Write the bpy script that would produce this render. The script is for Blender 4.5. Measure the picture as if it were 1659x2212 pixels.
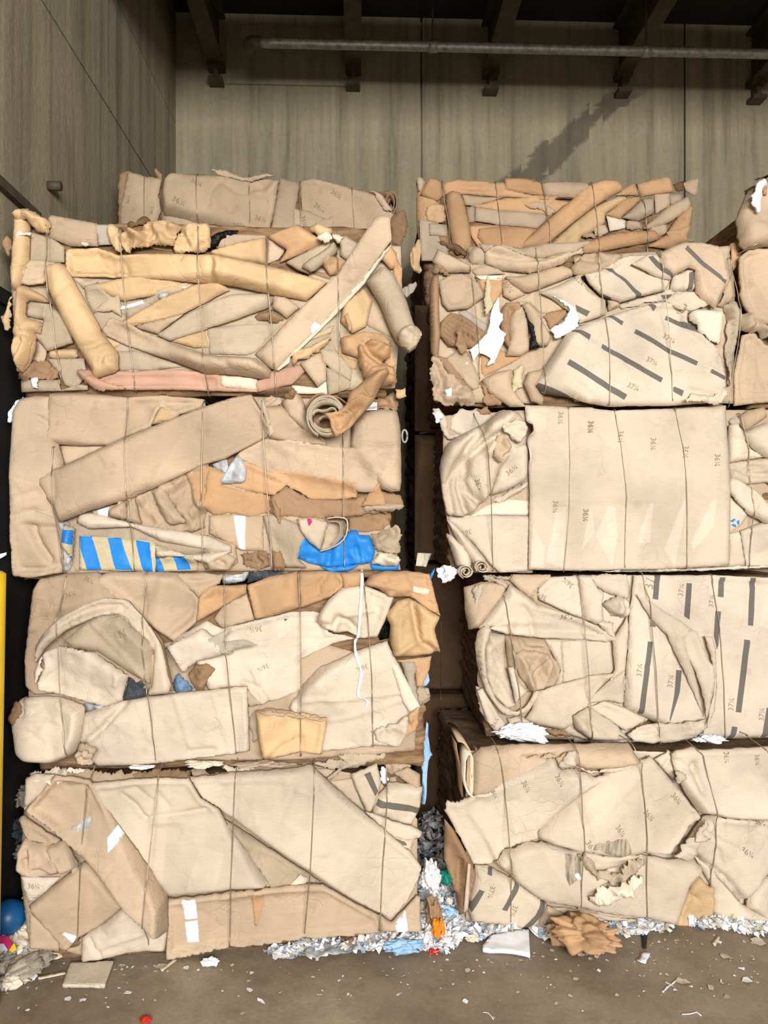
import bpy, bmesh, math, random
import numpy as np
from mathutils import Vector
from mathutils.geometry import delaunay_2d_cdt

for o in list(bpy.data.objects): bpy.data.objects.remove(o)
SC = bpy.context.scene
COL = SC.collection
random.seed(7)

# ------------------------------------------------------------------ camera, light, exposure
F, CX, CY, CAMZ = 1597.0, 829.5, 1106.0, 1.77          # photo focal length and centre (1659x2212), eye height
S0 = 0.035                                             # the whole bay is turned a little to the camera
cam = bpy.data.objects.new('camera', bpy.data.cameras.new('camera'))
COL.objects.link(cam); SC.camera = cam
cam.location = (0, 0, CAMZ); cam.rotation_euler = (math.pi/2, 0, 0)
cam.data.sensor_fit = 'VERTICAL'; cam.data.sensor_height = 36.0; cam.data.lens = 36.0*F/2212.0
cam.data.clip_start = 0.05

W = bpy.data.worlds.new('sky'); SC.world = W; W.use_nodes = True
bg = W.node_tree.nodes['Background']
bg.inputs['Color'].default_value = (0.93, 0.97, 1.0, 1); bg.inputs['Strength'].default_value = 0.13

def area(name, loc, target, sx, sy, power, col):
    l = bpy.data.lights.new(name, 'AREA'); l.shape = 'RECTANGLE'; l.size = sx; l.size_y = sy
    l.energy = power; l.color = col
    o = bpy.data.objects.new(name, l); COL.objects.link(o); o.location = loc
    o.rotation_euler = (Vector(target)-Vector(loc)).to_track_quat('-Z', 'Y').to_euler()
    return o
# daylight through the open bay front behind the camera
area('bay_daylight', (1.3, -4.2, 3.05), (0.3, 3.2, 1.2), 4.2, 1.9, 760, (1.0, 0.99, 0.98))

vs = SC.view_settings
vs.view_transform = 'Standard'; vs.look = 'None'; vs.gamma = 1.0; vs.use_curve_mapping = False
vs.exposure = 0.36

# ------------------------------------------------------------------ noise
def _h(ix, iy, seed):
    with np.errstate(over='ignore'):
        n = (ix.astype(np.int64)*374761393 + iy.astype(np.int64)*668265263 + seed*1274126177) & 0x7fffffff
        n = ((n ^ (n >> 13))*1274126177) & 0x7fffffff
        n = n ^ (n >> 16)
    return (n & 0xffff)/65535.0
def perlin(x, y, seed=0):
    ix = np.floor(x); iy = np.floor(y); fx = x-ix; fy = y-iy
    u = fx*fx*fx*(fx*(fx*6-15)+10); v = fy*fy*fy*(fy*(fy*6-15)+10)
    def g(a, b):
        t = _h(ix+a, iy+b, seed)*2*math.pi
        return np.cos(t)*(fx-a)+np.sin(t)*(fy-b)
    return ((g(0, 0)*(1-u)+g(1, 0)*u)*(1-v)+(g(0, 1)*(1-u)+g(1, 1)*u)*v)*1.5
def crumple(x, y, sc, seed):
    wx = perlin(x/sc/1.7, y/sc/1.7, seed+5)*sc*.6; wy = perlin(x/sc/1.7, y/sc/1.7, seed+9)*sc*.6
    rg = random.Random(seed); out = .5*perlin(x/sc/2.2, y/sc/2.2, seed+17)
    for k in range(6):                                # creased facets: warped triangle waves in random directions
        a = rg.random()*math.pi; f = sc*(2.6, 2.0, 1.5, 1.1, .8, .55)[k]; amp = (.8, .7, .55, .42, .3, .22)[k]
        t = ((x+wx*(.5+rg.random()))*math.cos(a)+(y+wy*(.5+rg.random()))*math.sin(a))/f+rg.random()*7
        out = out+amp*(np.abs(t-np.floor(t)-.5)*4-1)*.62
    return out

# ------------------------------------------------------------------ materials
MATS = {}
def lin(c):
    return tuple(((v/255.0)/12.92 if v/255.0 <= .04045 else ((v/255.0+.055)/1.055)**2.4) for v in c)+(1,)
def N(nt, t, **kw):
    n = nt.nodes.new(t)
    for k, v in kw.items(): setattr(n, k, v)
    return n
def new_mat(name):
    m = bpy.data.materials.new(name); m.use_nodes = True
    return m, m.node_tree, m.node_tree.nodes['Principled BSDF']
def coord(nt, scale=(1, 1, 1), rnd=True):
    tc = N(nt, 'ShaderNodeTexCoord'); mp = N(nt, 'ShaderNodeMapping'); mp.inputs['Scale'].default_value = scale
    if rnd:
        oi = N(nt, 'ShaderNodeObjectInfo'); mu = N(nt, 'ShaderNodeMath', operation='MULTIPLY'); mu.inputs[1].default_value = 37.0
        ad = N(nt, 'ShaderNodeVectorMath', operation='ADD')
        nt.links.new(oi.outputs['Random'], mu.inputs[0]); nt.links.new(tc.outputs['Object'], ad.inputs[0]); nt.links.new(mu.outputs[0], ad.inputs[1])
        nt.links.new(ad.outputs[0], mp.inputs['Vector'])
    else:
        nt.links.new(tc.outputs['Object'], mp.inputs['Vector'])
    return mp.outputs['Vector']
def noise(nt, vec, sc, det=4, rough=.55):
    n = N(nt, 'ShaderNodeTexNoise'); n.inputs['Scale'].default_value = sc; n.inputs['Detail'].default_value = det
    n.inputs['Roughness'].default_value = rough; nt.links.new(vec, n.inputs['Vector']); return n.outputs['Fac']
def ramp(nt, fac, stops):
    r = N(nt, 'ShaderNodeValToRGB'); e = r.color_ramp.elements
    while len(e) < len(stops): e.new(0.5)
    for i, (p, c) in enumerate(stops): e[i].position = p; e[i].color = c if len(c) == 4 else tuple(c)+(1,)
    nt.links.new(fac, r.inputs['Fac']); return r.outputs['Color']
def mix(nt, a, b, fac, mode='MIX'):
    m = N(nt, 'ShaderNodeMix', data_type='RGBA', blend_type=mode)
    for s, v in ((m.inputs[6], a), (m.inputs[7], b)):
        if isinstance(v, tuple): s.default_value = v
        else: nt.links.new(v, s)
    if isinstance(fac, float): m.inputs[0].default_value = fac
    else: nt.links.new(fac, m.inputs[0])
    return m.outputs[2]
def bump(nt, b, hs, strength=.3, dist=.01):
    bn = N(nt, 'ShaderNodeBump'); bn.inputs['Strength'].default_value = strength; bn.inputs['Distance'].default_value = dist
    nt.links.new(hs, bn.inputs['Height']); nt.links.new(bn.outputs['Normal'], b.inputs['Normal'])
def g3(v): return (v, v, v, 1)

def cardboard(name, rgb, rough=.82, var=.22, stain=.5, bs=.35, spec=.25):
    m, nt, b = new_mat(name)
    v = coord(nt); base = lin(rgb)
    big = noise(nt, v, 3.2, 3); mid = noise(nt, v, 14, 5, .6)
    vs_ = coord(nt, (1, 1, 1)); fib = noise(nt, coord(nt, (22, 22, 300)), 1.0, 2)
    c = mix(nt, base, ramp(nt, big, [(.3, g3(1-var)), (.7, g3(1+var*.35))]), 1.0, 'MULTIPLY')
    c = mix(nt, c, ramp(nt, mid, [(.28, (.72, .66, .58)), (.42, g3(1)), (1, g3(1))]), stain, 'MULTIPLY')
    c = mix(nt, c, ramp(nt, fib, [(.3, g3(.9)), (.7, g3(1.04))]), .6, 'MULTIPLY')
    vo = N(nt, 'ShaderNodeTexVoronoi'); vo.inputs['Scale'].default_value = 6.5; nt.links.new(coord(nt, (1, 1, .55)), vo.inputs['Vector'])
    sx = N(nt, 'ShaderNodeSeparateColor'); nt.links.new(vo.outputs['Color'], sx.inputs[0])
    c = mix(nt, c, ramp(nt, sx.outputs[0], [(0, g3(.945)), (1, g3(1.035))]), 1.0, 'MULTIPLY')
    oi = N(nt, 'ShaderNodeObjectInfo')
    c = mix(nt, c, ramp(nt, oi.outputs['Random'], [(0, (.90, .88, .85)), (.5, g3(1)), (1, (1.04, 1.05, 1.07))]), .9, 'MULTIPLY')
    nt.links.new(c, b.inputs['Base Color']); b.inputs['Roughness'].default_value = rough
    b.inputs['Specular IOR Level'].default_value = spec
    # fine crinkles: broken crease lines plus board grain
    wv = N(nt, 'ShaderNodeVectorMath', operation='MULTIPLY_ADD'); nz = N(nt, 'ShaderNodeTexNoise'); nz.inputs['Scale'].default_value = 7; nt.links.new(v, nz.inputs['Vector'])
    nt.links.new(nz.outputs['Color'], wv.inputs[0]); wv.inputs[1].default_value = (.16, .16, .16); nt.links.new(v, wv.inputs[2])
    ve = N(nt, 'ShaderNodeTexVoronoi', feature='DISTANCE_TO_EDGE'); ve.inputs['Scale'].default_value = 11; nt.links.new(wv.outputs[0], ve.inputs['Vector'])
    ln = ramp(nt, ve.outputs['Distance'], [(0, g3(0)), (.045, g3(1))])
    ln = mix(nt, g3(1), ln, ramp(nt, noise(nt, v, 4.5, 2), [(.45, g3(0)), (.62, g3(1))]))
    hgt = mix(nt, mix(nt, noise(nt, v, 34, 7, .66), noise(nt, v, 10, 4, .55), .55), ln, .22)
    bump(nt, b, hgt, bs*1.5, .014)
    MATS[name] = m; return m
cardboard('T', (187, 164, 137)); cardboard('P', (203, 187, 166), stain=.35); cardboard('G', (178, 160, 136))
cardboard('O', (188, 150, 111)); cardboard('Y', (201, 169, 127), rough=.7); cardboard('K', (196, 155, 114))
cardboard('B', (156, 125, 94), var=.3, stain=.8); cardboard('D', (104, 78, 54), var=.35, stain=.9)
cardboard('Q', (172, 160, 142), stain=.9, var=.2)
cardboard('W', (236, 236, 238), var=.06, stain=.08, bs=.2); cardboard('J', (190, 150, 126)); cardboard('C', (222, 208, 160), var=.1, stain=.2)
cardboard('V', (217, 204, 182), var=.08, stain=.25)
cardboard('E', (150, 124, 94), var=.3, stain=.7); cardboard('Z', (212, 199, 180), stain=.3)
cardboard('N', (198, 184, 148), stain=.3)
cardboard('ink', (104, 98, 90), var=.2, stain=.6, bs=.1); cardboard('inkf', (150, 130, 105), var=.25, stain=.6, bs=.1)
cardboard('smear', (203, 185, 160), stain=.35)
def _smear():
    nt = MATS['smear'].node_tree; b = nt.nodes['Principled BSDF']; src = b.inputs['Base Color'].links[0].from_socket
    st = noise(nt, coord(nt, (55, 55, 7)), 1.0, 5, .7)
    nt.links.new(mix(nt, src, lin((98, 92, 82)), ramp(nt, st, [(.36, g3(.95)), (.62, g3(.12))])), b.inputs['Base Color'])
_smear()
cardboard('U', (38, 128, 208), rough=.45, var=.12, stain=.1, bs=.2); cardboard('M', (205, 40, 110), var=.1, stain=.1)
cardboard('R', (200, 50, 30), rough=.5, stain=.1); cardboard('OR', (240, 140, 30), rough=.5, stain=.1)
cardboard('teal', (20, 120, 105), rough=.4, stain=.1); cardboard('LB', (150, 185, 215), rough=.5, stain=.1)

def film(name, rgb, rough=.18, tr=.0, bs=.8):
    m, nt, b = new_mat(name)
    v = coord(nt); c = mix(nt, lin(rgb), ramp(nt, noise(nt, v, 25, 4), [(.35, g3(.55)), (.65, g3(1.15))]), .8, 'MULTIPLY')
    nt.links.new(c, b.inputs['Base Color']); b.inputs['Roughness'].default_value = rough
    b.inputs['Transmission Weight'].default_value = tr; b.inputs['IOR'].default_value = 1.3
    bump(nt, b, noise(nt, v, 45, 5, .6), bs, .012)
    MATS[name] = m
film('F', (200, 202, 202), .2, .3, .4); film('X', (16, 16, 17), .22); film('FB', (120, 150, 180), .2, .2); film('FD', (70, 76, 82), .25, .1)

def simple(name, rgb, rough=.5, metal=0.0, ns=0, nv=.3, bs=0):
    m, nt, b = new_mat(name)
    if ns:
        v = coord(nt); n = noise(nt, v, ns, 5, .6)
        nt.links.new(mix(nt, lin(rgb), ramp(nt, n, [(.3, g3(1-nv)), (.7, g3(1+nv*.4))]), 1.0, 'MULTIPLY'), b.inputs['Base Color'])
        if bs: bump(nt, b, n, bs, .01)
    else: b.inputs['Base Color'].default_value = lin(rgb)
    b.inputs['Roughness'].default_value = rough; b.inputs['Metallic'].default_value = metal
    MATS[name] = m
simple('wire', (168, 152, 128), .38, .6, 18, .35); simple('steel', (86, 74, 57), .7, .2, 14, .5, .3)
simple('pipe', (158, 153, 140), .5, .4, 30, .5, .2); simple('yellow', (236, 196, 20), .5, 0, 8, .15)
simple('black', (22, 22, 22), .6, 0, 9, .3); simple('ceil', (40, 35, 28), .9, 0, 3, .4)
simple('ballblue', (24, 92, 150), .4, 0, 6, .3); simple('dark_slab', (34, 32, 30), .7, .1, 5, .5, .3)

# ------------------------------------------------------------------ object helpers
def link(name, verts, faces, mats, parent=None, midx=None, smooth=True):
    me = bpy.data.meshes.new(name); me.from_pydata([tuple(v) for v in verts], [], [tuple(f) for f in faces])
    for m in mats: me.materials.append(MATS[m])
    if midx is not None: me.polygons.foreach_set('material_index', np.asarray(midx, dtype=np.int32))
    sm = np.full(len(me.polygons), smooth) if isinstance(smooth, bool) else np.asarray(smooth)
    me.polygons.foreach_set('use_smooth', sm); me.update()
    o = bpy.data.objects.new(name, me); COL.objects.link(o)
    if parent is not None: o.parent = parent
    return o
def tag(o, label, cat, group=None, kind=None):
    if label: o['label'] = label
    if cat: o['category'] = cat
    if group: o['group'] = group
    if kind: o['kind'] = kind
    return o
def boxv(x0, x1, y0, y1, z0, z1):
    v = [(x, y, z) for x in (x0, x1) for y in (y0, y1) for z in (z0, z1)]
    f = [(0, 1, 3, 2), (4, 6, 7, 5), (0, 4, 5, 1), (2, 3, 7, 6), (0, 2, 6, 4), (1, 5, 7, 3)]
    return v, f
def tube(path, rad, seg=8, closed=False):
    path = [Vector(p) for p in path]; n = len(path); V = []; Fc = []
    up = Vector((0, 0, 1)); prev = None
    for i, p in enumerate(path):
        t = (path[min(i+1, n-1)]-path[max(i-1, 0)]).normalized()
        if prev is None:
            a = t.cross(up)
            if a.length < .1: a = t.cross(Vector((1, 0, 0)))
        else: a = prev-t*prev.dot(t)
        a.normalize(); prev = a; b = t.cross(a); r = rad[i] if isinstance(rad, (list, tuple)) else rad
        for k in range(seg):
            th = 2*math.pi*k/seg; V.append(p+a*(r*math.cos(th))+b*(r*math.sin(th)))
    for i in range(n-1):
        for k in range(seg):
            a = i*seg+k; b = i*seg+(k+1) % seg; Fc.append((a, a+seg, b+seg, b))
    Fc.append(tuple(range(seg))); Fc.append(tuple(range((n-1)*seg, n*seg))[::-1])
    return V, Fc
_txt = {}
def text_mesh(s):
    if s not in _txt:
        cu = bpy.data.curves.new('t', 'FONT'); cu.body = s; cu.align_x = 'CENTER'; cu.align_y = 'CENTER'; cu.resolution_u = 3
        o = bpy.data.objects.new('t', cu); COL.objects.link(o)
        bpy.context.view_layer.update()
        me = o.evaluated_get(bpy.context.evaluated_depsgraph_get()).to_mesh()
        v = np.array([(q.co.x, q.co.y) for q in me.vertices]); f = [tuple(p.vertices) for p in me.polygons]
        bpy.data.objects.remove(o); bpy.data.curves.remove(cu)
        _txt[s] = (v, f)
    return _txt[s]

# ------------------------------------------------------------------ reading positions off the photo
CROPS = {'A': (0, 440, 3.318), 'B': (450, 440, 3.318), 'C': (0, 830, 3.318), 'D': (450, 830, 3.318), 'E': (0, 1220, 3.318),
         'F': (480, 1220, 3.318), 'G': (0, 1640, 3.318), 'H': (480, 1620, 3.318), 'a': (860, 360, 3.95), 'b': (1240, 360, 3.96),
         'c': (860, 530, 3.95), 'd': (1240, 530, 3.96), 'e': (860, 860, 3.95), 'f': (1240, 860, 3.96), 'g': (900, 1220, 3.95),
         'h': (1240, 1220, 3.96), 'i': (880, 1560, 3.95), 'j': (1240, 1560, 3.96), 'k': (230, 340, 2.476), 'p': (0, 0, 1)}
def P(s):
    out = []; c = CROPS['p']
    for t in s.split():
        if ':' in t: k, t = t.split(':'); c = CROPS[k]
        x, y = t.split(','); out.append((c[0]+float(x)/c[2], c[1]+float(y)/c[2]))
    return np.array(out)
def pip(px, py, poly):
    ins = np.zeros(px.shape, bool); n = len(poly)
    for i in range(n):
        x0, y0 = poly[i]; x1, y1 = poly[(i+1) % n]
        if y0 == y1: continue
        c = ((y0 > py) != (y1 > py)) & (px < (x1-x0)*(py-y0)/(y1-y0)+x0); ins ^= c
    return ins
def segd(px, py, pts, closed=True):
    d = np.full(px.shape, 1e9); n = len(pts)
    for i in range(n if closed else n-1):
        x0, y0 = pts[i]; x1, y1 = pts[(i+1) % n]; dx = x1-x0; dy = y1-y0; L = dx*dx+dy*dy+1e-9
        t = np.clip(((px-x0)*dx+(py-y0)*dy)/L, 0, 1)
        d = np.minimum(d, (px-x0-t*dx)**2+(py-y0-t*dy)**2)
    return np.sqrt(d)
def chaikin(p, n):
    for _ in range(n):
        q = np.roll(p, -1, 0); p = np.stack([p*.86+q*.14, p*.14+q*.86], 1).reshape(-1, 2)
    return p
def blur(a):
    b = np.pad(a, 1, mode='edge'); b = (b[:-2]+2*b[1:-1]+b[2:])/4; return (b[:, :-2]+2*b[:, 1:-1]+b[:, 2:])/4
PRE = {'f': dict(r=7, h=.007, wr=.0030, ws=75, sm=0, torn=.5, res=7, nc=3, name='cardboard_sheet', th=.004, lf=.45),
       'p': dict(r=20, h=.030, wr=.0036, ws=70, sm=0, torn=.4, res=6, nc=6, name='folded_cardboard', th=.010, lf=.42),
       't': dict(r=34, h=.042, wr=.0035, ws=45, sm=1, torn=0, res=6, nc=3, name='cardboard_tube', th=.012, lf=.25),
       'c': dict(r=12, h=.020, wr=.0125, ws=26, sm=1, torn=2.5, res=4, nc=3, name='crumpled_cardboard', th=.005, lf=.35),
       'l': dict(r=3, h=.0012, wr=.0006, ws=30, sm=0, torn=.4, res=5, nc=0, name='paper_label', th=.001, lf=0)}
GS = 3.0
class Bale:
    def __init__(s, label, D, x0, x1, z0, z1, depth, wires, slope=S0, name='cardboard_bale', seed=1, wg=.009, tone='E', group='wired bales of crushed cardboard', inset=.03):
        s.inset = inset; s.D = D; s.s = slope; s.q = math.sqrt(1+slope*slope); s.seed = seed; s.rng = random.Random(seed)
        s.wires = [P(w) for w in wires]; s.wg = wg
        s.o = (0, 0, 0); s.z0 = z0; s.hgt = z1-z0
        a = s.hit(x0, CY, 0); b = s.hit(x1, CY, 0); mx = (a[0]+b[0])/2
        s.w = abs(b[0]-a[0])*s.q
        e = bpy.data.objects.new(name, None); COL.objects.link(e); s.e = e
        e.empty_display_size = .2
        e.location = (mx, D+slope*mx, z0); e.rotation_euler = (0, 0, math.atan(slope))
        s.o = (mx, D+slope*mx, z0)
        tag(e, label, 'bale', group)
        ytop = CY-(z1-CAMZ)/D*F; ybot = CY-(z0-CAMZ)/D*F
        s.gx0 = x0-150; s.gy0 = ytop-150
        nx = int((x1-x0+300)/GS); ny = int((ybot-ytop+300)/GS)
        gx, gy = np.meshgrid(s.gx0+np.arange(nx)*GS, s.gy0+np.arange(ny)*GS); s.gx, s.gy = gx, gy
        d = np.minimum(np.minimum(gx-x0, x1-gx), np.minimum(gy-ytop, ybot-gy))
        s.H = np.where(d > 0, -.012-.055*(1-np.clip(d/28, 0, 1))**2+.008*perlin(gx/50, gy/50, seed), -.2)
        s.HM = np.zeros_like(s.H); s.ID = np.full(s.H.shape, -1); s.obs = []; s.depth = depth; s.core(tone)
    def hit(s, px, py, h):
        u = (px-CX)/F; w = -(py-CY)/F; t = (s.D-h*s.q)/(1-s.s*u); return u*t, t, CAMZ+w*t
    def loc(s, px, py, h):
        X, Y, Z = s.hit(px, py, h); c, sn = 1/s.q, s.s/s.q
        return (X-s.o[0])*c+(Y-s.o[1])*sn, Z-s.o[2]
    def core(s, tone):
        w, dp, hg = s.w-.07, s.depth, s.hgt-s.inset; V = []; Fc = []
        def face(fn, na, nb):
            o = len(V)
            for i in range(na+1):
                for j in range(nb+1): V.append(fn(i/na, j/nb))
            for i in range(na):
                for j in range(nb): Fc.append((o+i*(nb+1)+j, o+(i+1)*(nb+1)+j, o+(i+1)*(nb+1)+j+1, o+i*(nb+1)+j+1))
        nx, ny, nz = int(w/.03), int(dp/.04), int(hg/.012); b = .035
        face(lambda i, j: (-w/2+w*i, b, hg*j), nx, nz); face(lambda i, j: (w/2-w*i, dp, hg*j), nx//2, nz//2)
        face(lambda i, j: (-w/2, dp-(dp-b)*i, hg*j), ny, nz); face(lambda i, j: (w/2, b+(dp-b)*i, hg*j), ny, nz)
        face(lambda i, j: (-w/2+w*i, b+(dp-b)*j, hg), nx, ny); face(lambda i, j: (-w/2+w*i, dp-(dp-b)*j, 0), nx, ny)
        A = np.array(V); x, y, z = A[:, 0].copy(), A[:, 1].copy(), A[:, 2].copy()
        # layered, slightly bulging sides; the bottom stays flat
        lay = perlin(z*26+perlin(x*3, y*3, s.seed)*1.5, (x+y)*2.2, s.seed+2)*.022+perlin(z*75, (x-y)*5, s.seed+4)*.008
        tx = np.clip(np.abs(x)/(w/2), 0, 1); ty = np.abs(y-dp/2)/(dp/2); tz = np.clip(z/hg, 0, 1)
        rx = np.where(tx > .97, 1, 0)*np.sign(x); inner = np.minimum(1, np.minimum(z, hg-z)/.05)
        frt = (y < b+1e-6) & (tx < .97) & (z > .02) & (z < hg-.02); A[:, 1] += frt*(crumple(x*530, z*530, 24, s.seed)*.012-.012)
        A[:, 0] += rx*(lay*inner-.012+.006*inner); back = np.where(ty > .97, 1, 0)*np.sign(y-dp/2)
        A[:, 1] += back*(lay*inner-.006)
        top = (z > hg-1e-6) & (tx < .96) & (ty < .96); A[:, 2] += top*(perlin(x*7, y*7, s.seed+8)*.014-.006)
        if s.z0 > .1: A[:, 2] += ((z < 1e-6) & (tx < .96) & (ty < .96))*(perlin(x*7, y*7, s.seed+9)*.008+.008)
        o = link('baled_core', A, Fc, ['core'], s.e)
        bm = bmesh.new(); bm.from_mesh(o.data); bmesh.ops.remove_doubles(bm, verts=bm.verts, dist=.0005)
        bmesh.ops.recalc_face_normals(bm, faces=bm.faces); bm.to_mesh(o.data); bm.free()
    def samp(s, T, ox, oy, x, y):
        fx = np.clip((x-ox)/GS, 0, T.shape[1]-1.001); fy = np.clip((y-oy)/GS, 0, T.shape[0]-1.001)
        ix = fx.astype(int); iy = fy.astype(int); a = fx-ix; b = fy-iy
        return (T[iy, ix]*(1-a)+T[iy, ix+1]*a)*(1-b)+(T[iy+1, ix]*(1-a)+T[iy+1, ix+1]*a)*b
    def S(s, m, tone, pts, cr=(), bp=(), st=(), tx=(), lift=0, tilt=(0, 0), name=None, edge=None, stm='ink', label=None, gv=1.0, **kw):
        o = dict(PRE[m]); o.update(kw); nm = name or o['name']
        poly = P(pts); s.cnt = getattr(s, 'cnt', 0)+1; seed = s.seed*131+s.cnt*7; rng = random.Random(seed)
        if o['sm']: poly = chaikin(poly, int(o['sm']))
        ar = np.sum(poly[:, 0]*np.roll(poly[:, 1], -1)-np.roll(poly[:, 0], -1)*poly[:, 1])
        if ar > 0: poly = poly[::-1]                      # counter-clockwise once y points up
        lo = poly.min(0)-8; hi = poly.max(0)+8
        i0 = max(0, int((lo[0]-s.gx0)/GS)); i1 = min(s.H.shape[1], int((hi[0]-s.gx0)/GS)+2)
        j0 = max(0, int((lo[1]-s.gy0)/GS)); j1 = min(s.H.shape[0], int((hi[1]-s.gy0)/GS)+2)
        gx = s.gx[j0:j1, i0:i1]; gy = s.gy[j0:j1, i0:i1]; Hs = s.H[j0:j1, i0:i1]
        ins = pip(gx, gy, poly); dist = np.where(ins, segd(gx, gy, poly), 0)
        val = ins & (Hs > -.1)
        cx, cy = poly.mean(0); ux = (gx-cx)/100; uy = (gy-cy)/100
        if val.sum() > 12:
            A = np.stack([np.ones(val.sum()), ux[val], uy[val]], 1); reg = np.diag([0, .25, .25])*val.sum()
            co = np.linalg.solve(A.T@A+reg, A.T@Hs[val]); pl = co[0]+co[1]*ux+co[2]*uy
            base = pl+np.quantile((Hs-pl)[val], .7)
        else: base = np.zeros_like(gx)
        rr = o['r']*(.6 if m == 'p' else .8 if m == 't' else 1); e = np.clip(dist/max(rr, 1), 0, 1); lf = o['lf']; prof = o['h']*(1.35 if m in 'pt' else 1.3)*(lf+(1-lf)*np.sqrt(1-(1-e)**2))
        ef = np.clip(dist/14, .15, 1)
        wr = o['wr']*crumple(gx, gy, o['ws'], seed) if m == 'c' else o['wr']*(perlin(gx/o['ws'], gy/o['ws'], seed)+.5*perlin(gx/o['ws']*2.1, gy/o['ws']*2.1, seed+1))
        if m in 'pt': wr = wr+o['wr']*.55*crumple(gx, gy, o['ws']*.7, seed+2)
        T = base+lift+prof+wr*(ef if m != 'c' else np.clip(dist/8, .5, 1))+tilt[0]*ux+tilt[1]*uy
        span = max(hi-lo)
        for _ in range(o['nc']):                          # crease lines from handling
            x0, y0 = lo[0]+rng.random()*(hi[0]-lo[0]), lo[1]+rng.random()*(hi[1]-lo[1]); a = rng.random()*math.pi; L = span*(.1+.3*rng.random())
            ln = [(x0, y0), (x0+math.cos(a)*L*.5, y0+math.sin(a)*L*.5), (x0+math.cos(a+.3)*L, y0+math.sin(a+.3)*L)]
            T = T+(rng.random()-.62)*.010*np.exp(-(segd(gx, gy, ln, False)/3.0)**2)
        if m in 'fpc':                                    # stiff board bends along straight lines: planar facets
            for _ in range({'f': 2, 'p': 3, 'c': 2}[m]):
                a = rng.random()*math.pi; ox_ = lo[0]+rng.random()*(hi[0]-lo[0]); oy_ = lo[1]+rng.random()*(hi[1]-lo[1])
                dd = (gx-ox_)*math.cos(a)+(gy-oy_)*math.sin(a); k = rng.choice((-1, 1))*rng.uniform(.015, .05)*(1 if m != 'f' else .5)*min(1, 260/span)
                T = T+k*(np.sqrt(dd*dd+9)-span*.25)/100*ef
        for c in cr:                                      # (points, depth, width px)
            d = segd(gx, gy, P(c[0]), False); T = T+1.6*c[1]*np.exp(-(d/(c[2] if len(c) > 2 else 5))**2)
        for b in bp:                                      # (point, dz, rx, ry)
            c = P(b[0])[0]; T = T+b[1]*np.exp(-((gx-c[0])/b[2])**2-((gy-c[1])/b[3])**2)
        if s.wires and gv:
            for wp in s.wires:
                k = np.argsort(wp[:, 1]); dx = np.abs(gx-np.interp(gy, wp[k, 1], wp[k, 0]))
                on = (gy > wp[:, 1].min()-12) & (gy < wp[:, 1].max()+12)
                T = T-gv*on*s.wg*(.6*np.exp(-(dx/9)**2)+.8*np.exp(-(dx/42)**2))
        ex = np.where(val, np.maximum(0, Hs+.0022-T), 0)
        if m == 'l': T = np.where(ins, Hs+.0016, blur(blur(np.where(Hs > -.1, Hs, base)))+.0016); ex = ex*0
        for _ in range(14): ex = np.maximum(ex, blur(ex))
        T = T+ex
        s.H[j0:j1, i0:i1] = np.where(ins, T, Hs)
        # ---- mesh
        res = o['res']; tor = o['torn']; B = []
        n = len(poly); acc = 0
        for i in range(n):
            p, q = poly[i], poly[(i+1) % n]; d = q-p; L = np.hypot(*d); k = max(1, int(round(L/(res*.8 if tor > 1 else res))))
            nrm = np.array([d[1], -d[0]])/(L+1e-9)
            for j in range(k):
                t = j/k; off = 0
                if tor and (j > 0 or o['sm']): off = tor*(1.5*float(perlin(np.array([acc*.05]), np.array([seed*.37]), 3)[0])+1.0*float(perlin(np.array([acc*.21]), np.array([seed*.71]), 4)[0])+rng.gauss(0, .22))
                B.append(p+d*t+nrm*off); acc += L/k
        B = np.array(B); nb = len(B)
        hx, hy = np.meshgrid(np.arange(lo[0], hi[0], res), np.arange(lo[1], hi[1], res*.87)); hx = hx+((np.arange(hx.shape[0]) % 2)*res*.5)[:, None]
        hx = hx.ravel(); hy = hy.ravel(); k = pip(hx, hy, B); hx, hy = hx[k], hy[k]; k = segd(hx, hy, B) > res*.55; hx, hy = hx[k], hy[k]
        SP = [P(q) for q in st]; ext = []
        for q in SP:
            k = segd(hx, hy, q) > 3.0; hx, hy = hx[k], hy[k]
            for i in range(len(q)):
                a, b = q[i], q[(i+1) % len(q)]; L = max(1, int(np.hypot(*(b-a))/2.5))
                for j in range(L): ext.append(a+(b-a)*j/L)
        if ext:
            ext = np.array(ext); k = pip(ext[:, 0], ext[:, 1], B); ext = ext[k]
            if len(ext): k = segd(ext[:, 0], ext[:, 1], B) > 1.0; ext = ext[k]
        allp = np.concatenate([B, np.stack([hx, hy], 1)]+([ext] if len(ext) else []))
        r = delaunay_2d_cdt([Vector((p[0], -p[1])) for p in allp], [(i, (i+1) % nb) for i in range(nb)], [], 0, 1e-4)
        vo = np.array([(v.x, -v.y) for v in r[0]]); tri = np.array([f for f in r[2] if len(f) == 3])
        ce = vo[tri].mean(1); k = pip(ce[:, 0], ce[:, 1], B); tri = tri[k]; ce = ce[k]
        omap = {}
        for vi, src in enumerate(r[3]):
            for q in src: omap[q] = vi
        bl = []
        for i in range(nb):
            v = omap.get(i)
            if v is not None and (not bl or bl[-1] != v): bl.append(v)
        ox, oy = gx[0, 0], gy[0, 0]
        hv = s.samp(T, ox, oy, vo[:, 0], vo[:, 1]); hm = float(np.mean(hv)); Ms = s.HM[j0:j1, i0:i1]
        if m == 'l': hm = float(np.median(Ms[ins])) if ins.any() else hm
        else: s.HM[j0:j1, i0:i1] = np.where(ins, hm, Ms)
        lx, lz = s.loc(vo[:, 0], vo[:, 1], hm)
        V = np.stack([lx, -hv, lz], 1); Fc = [tuple(t) for t in tri]; mi = np.zeros(len(tri), int); smo = [True]*len(tri)
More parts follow.
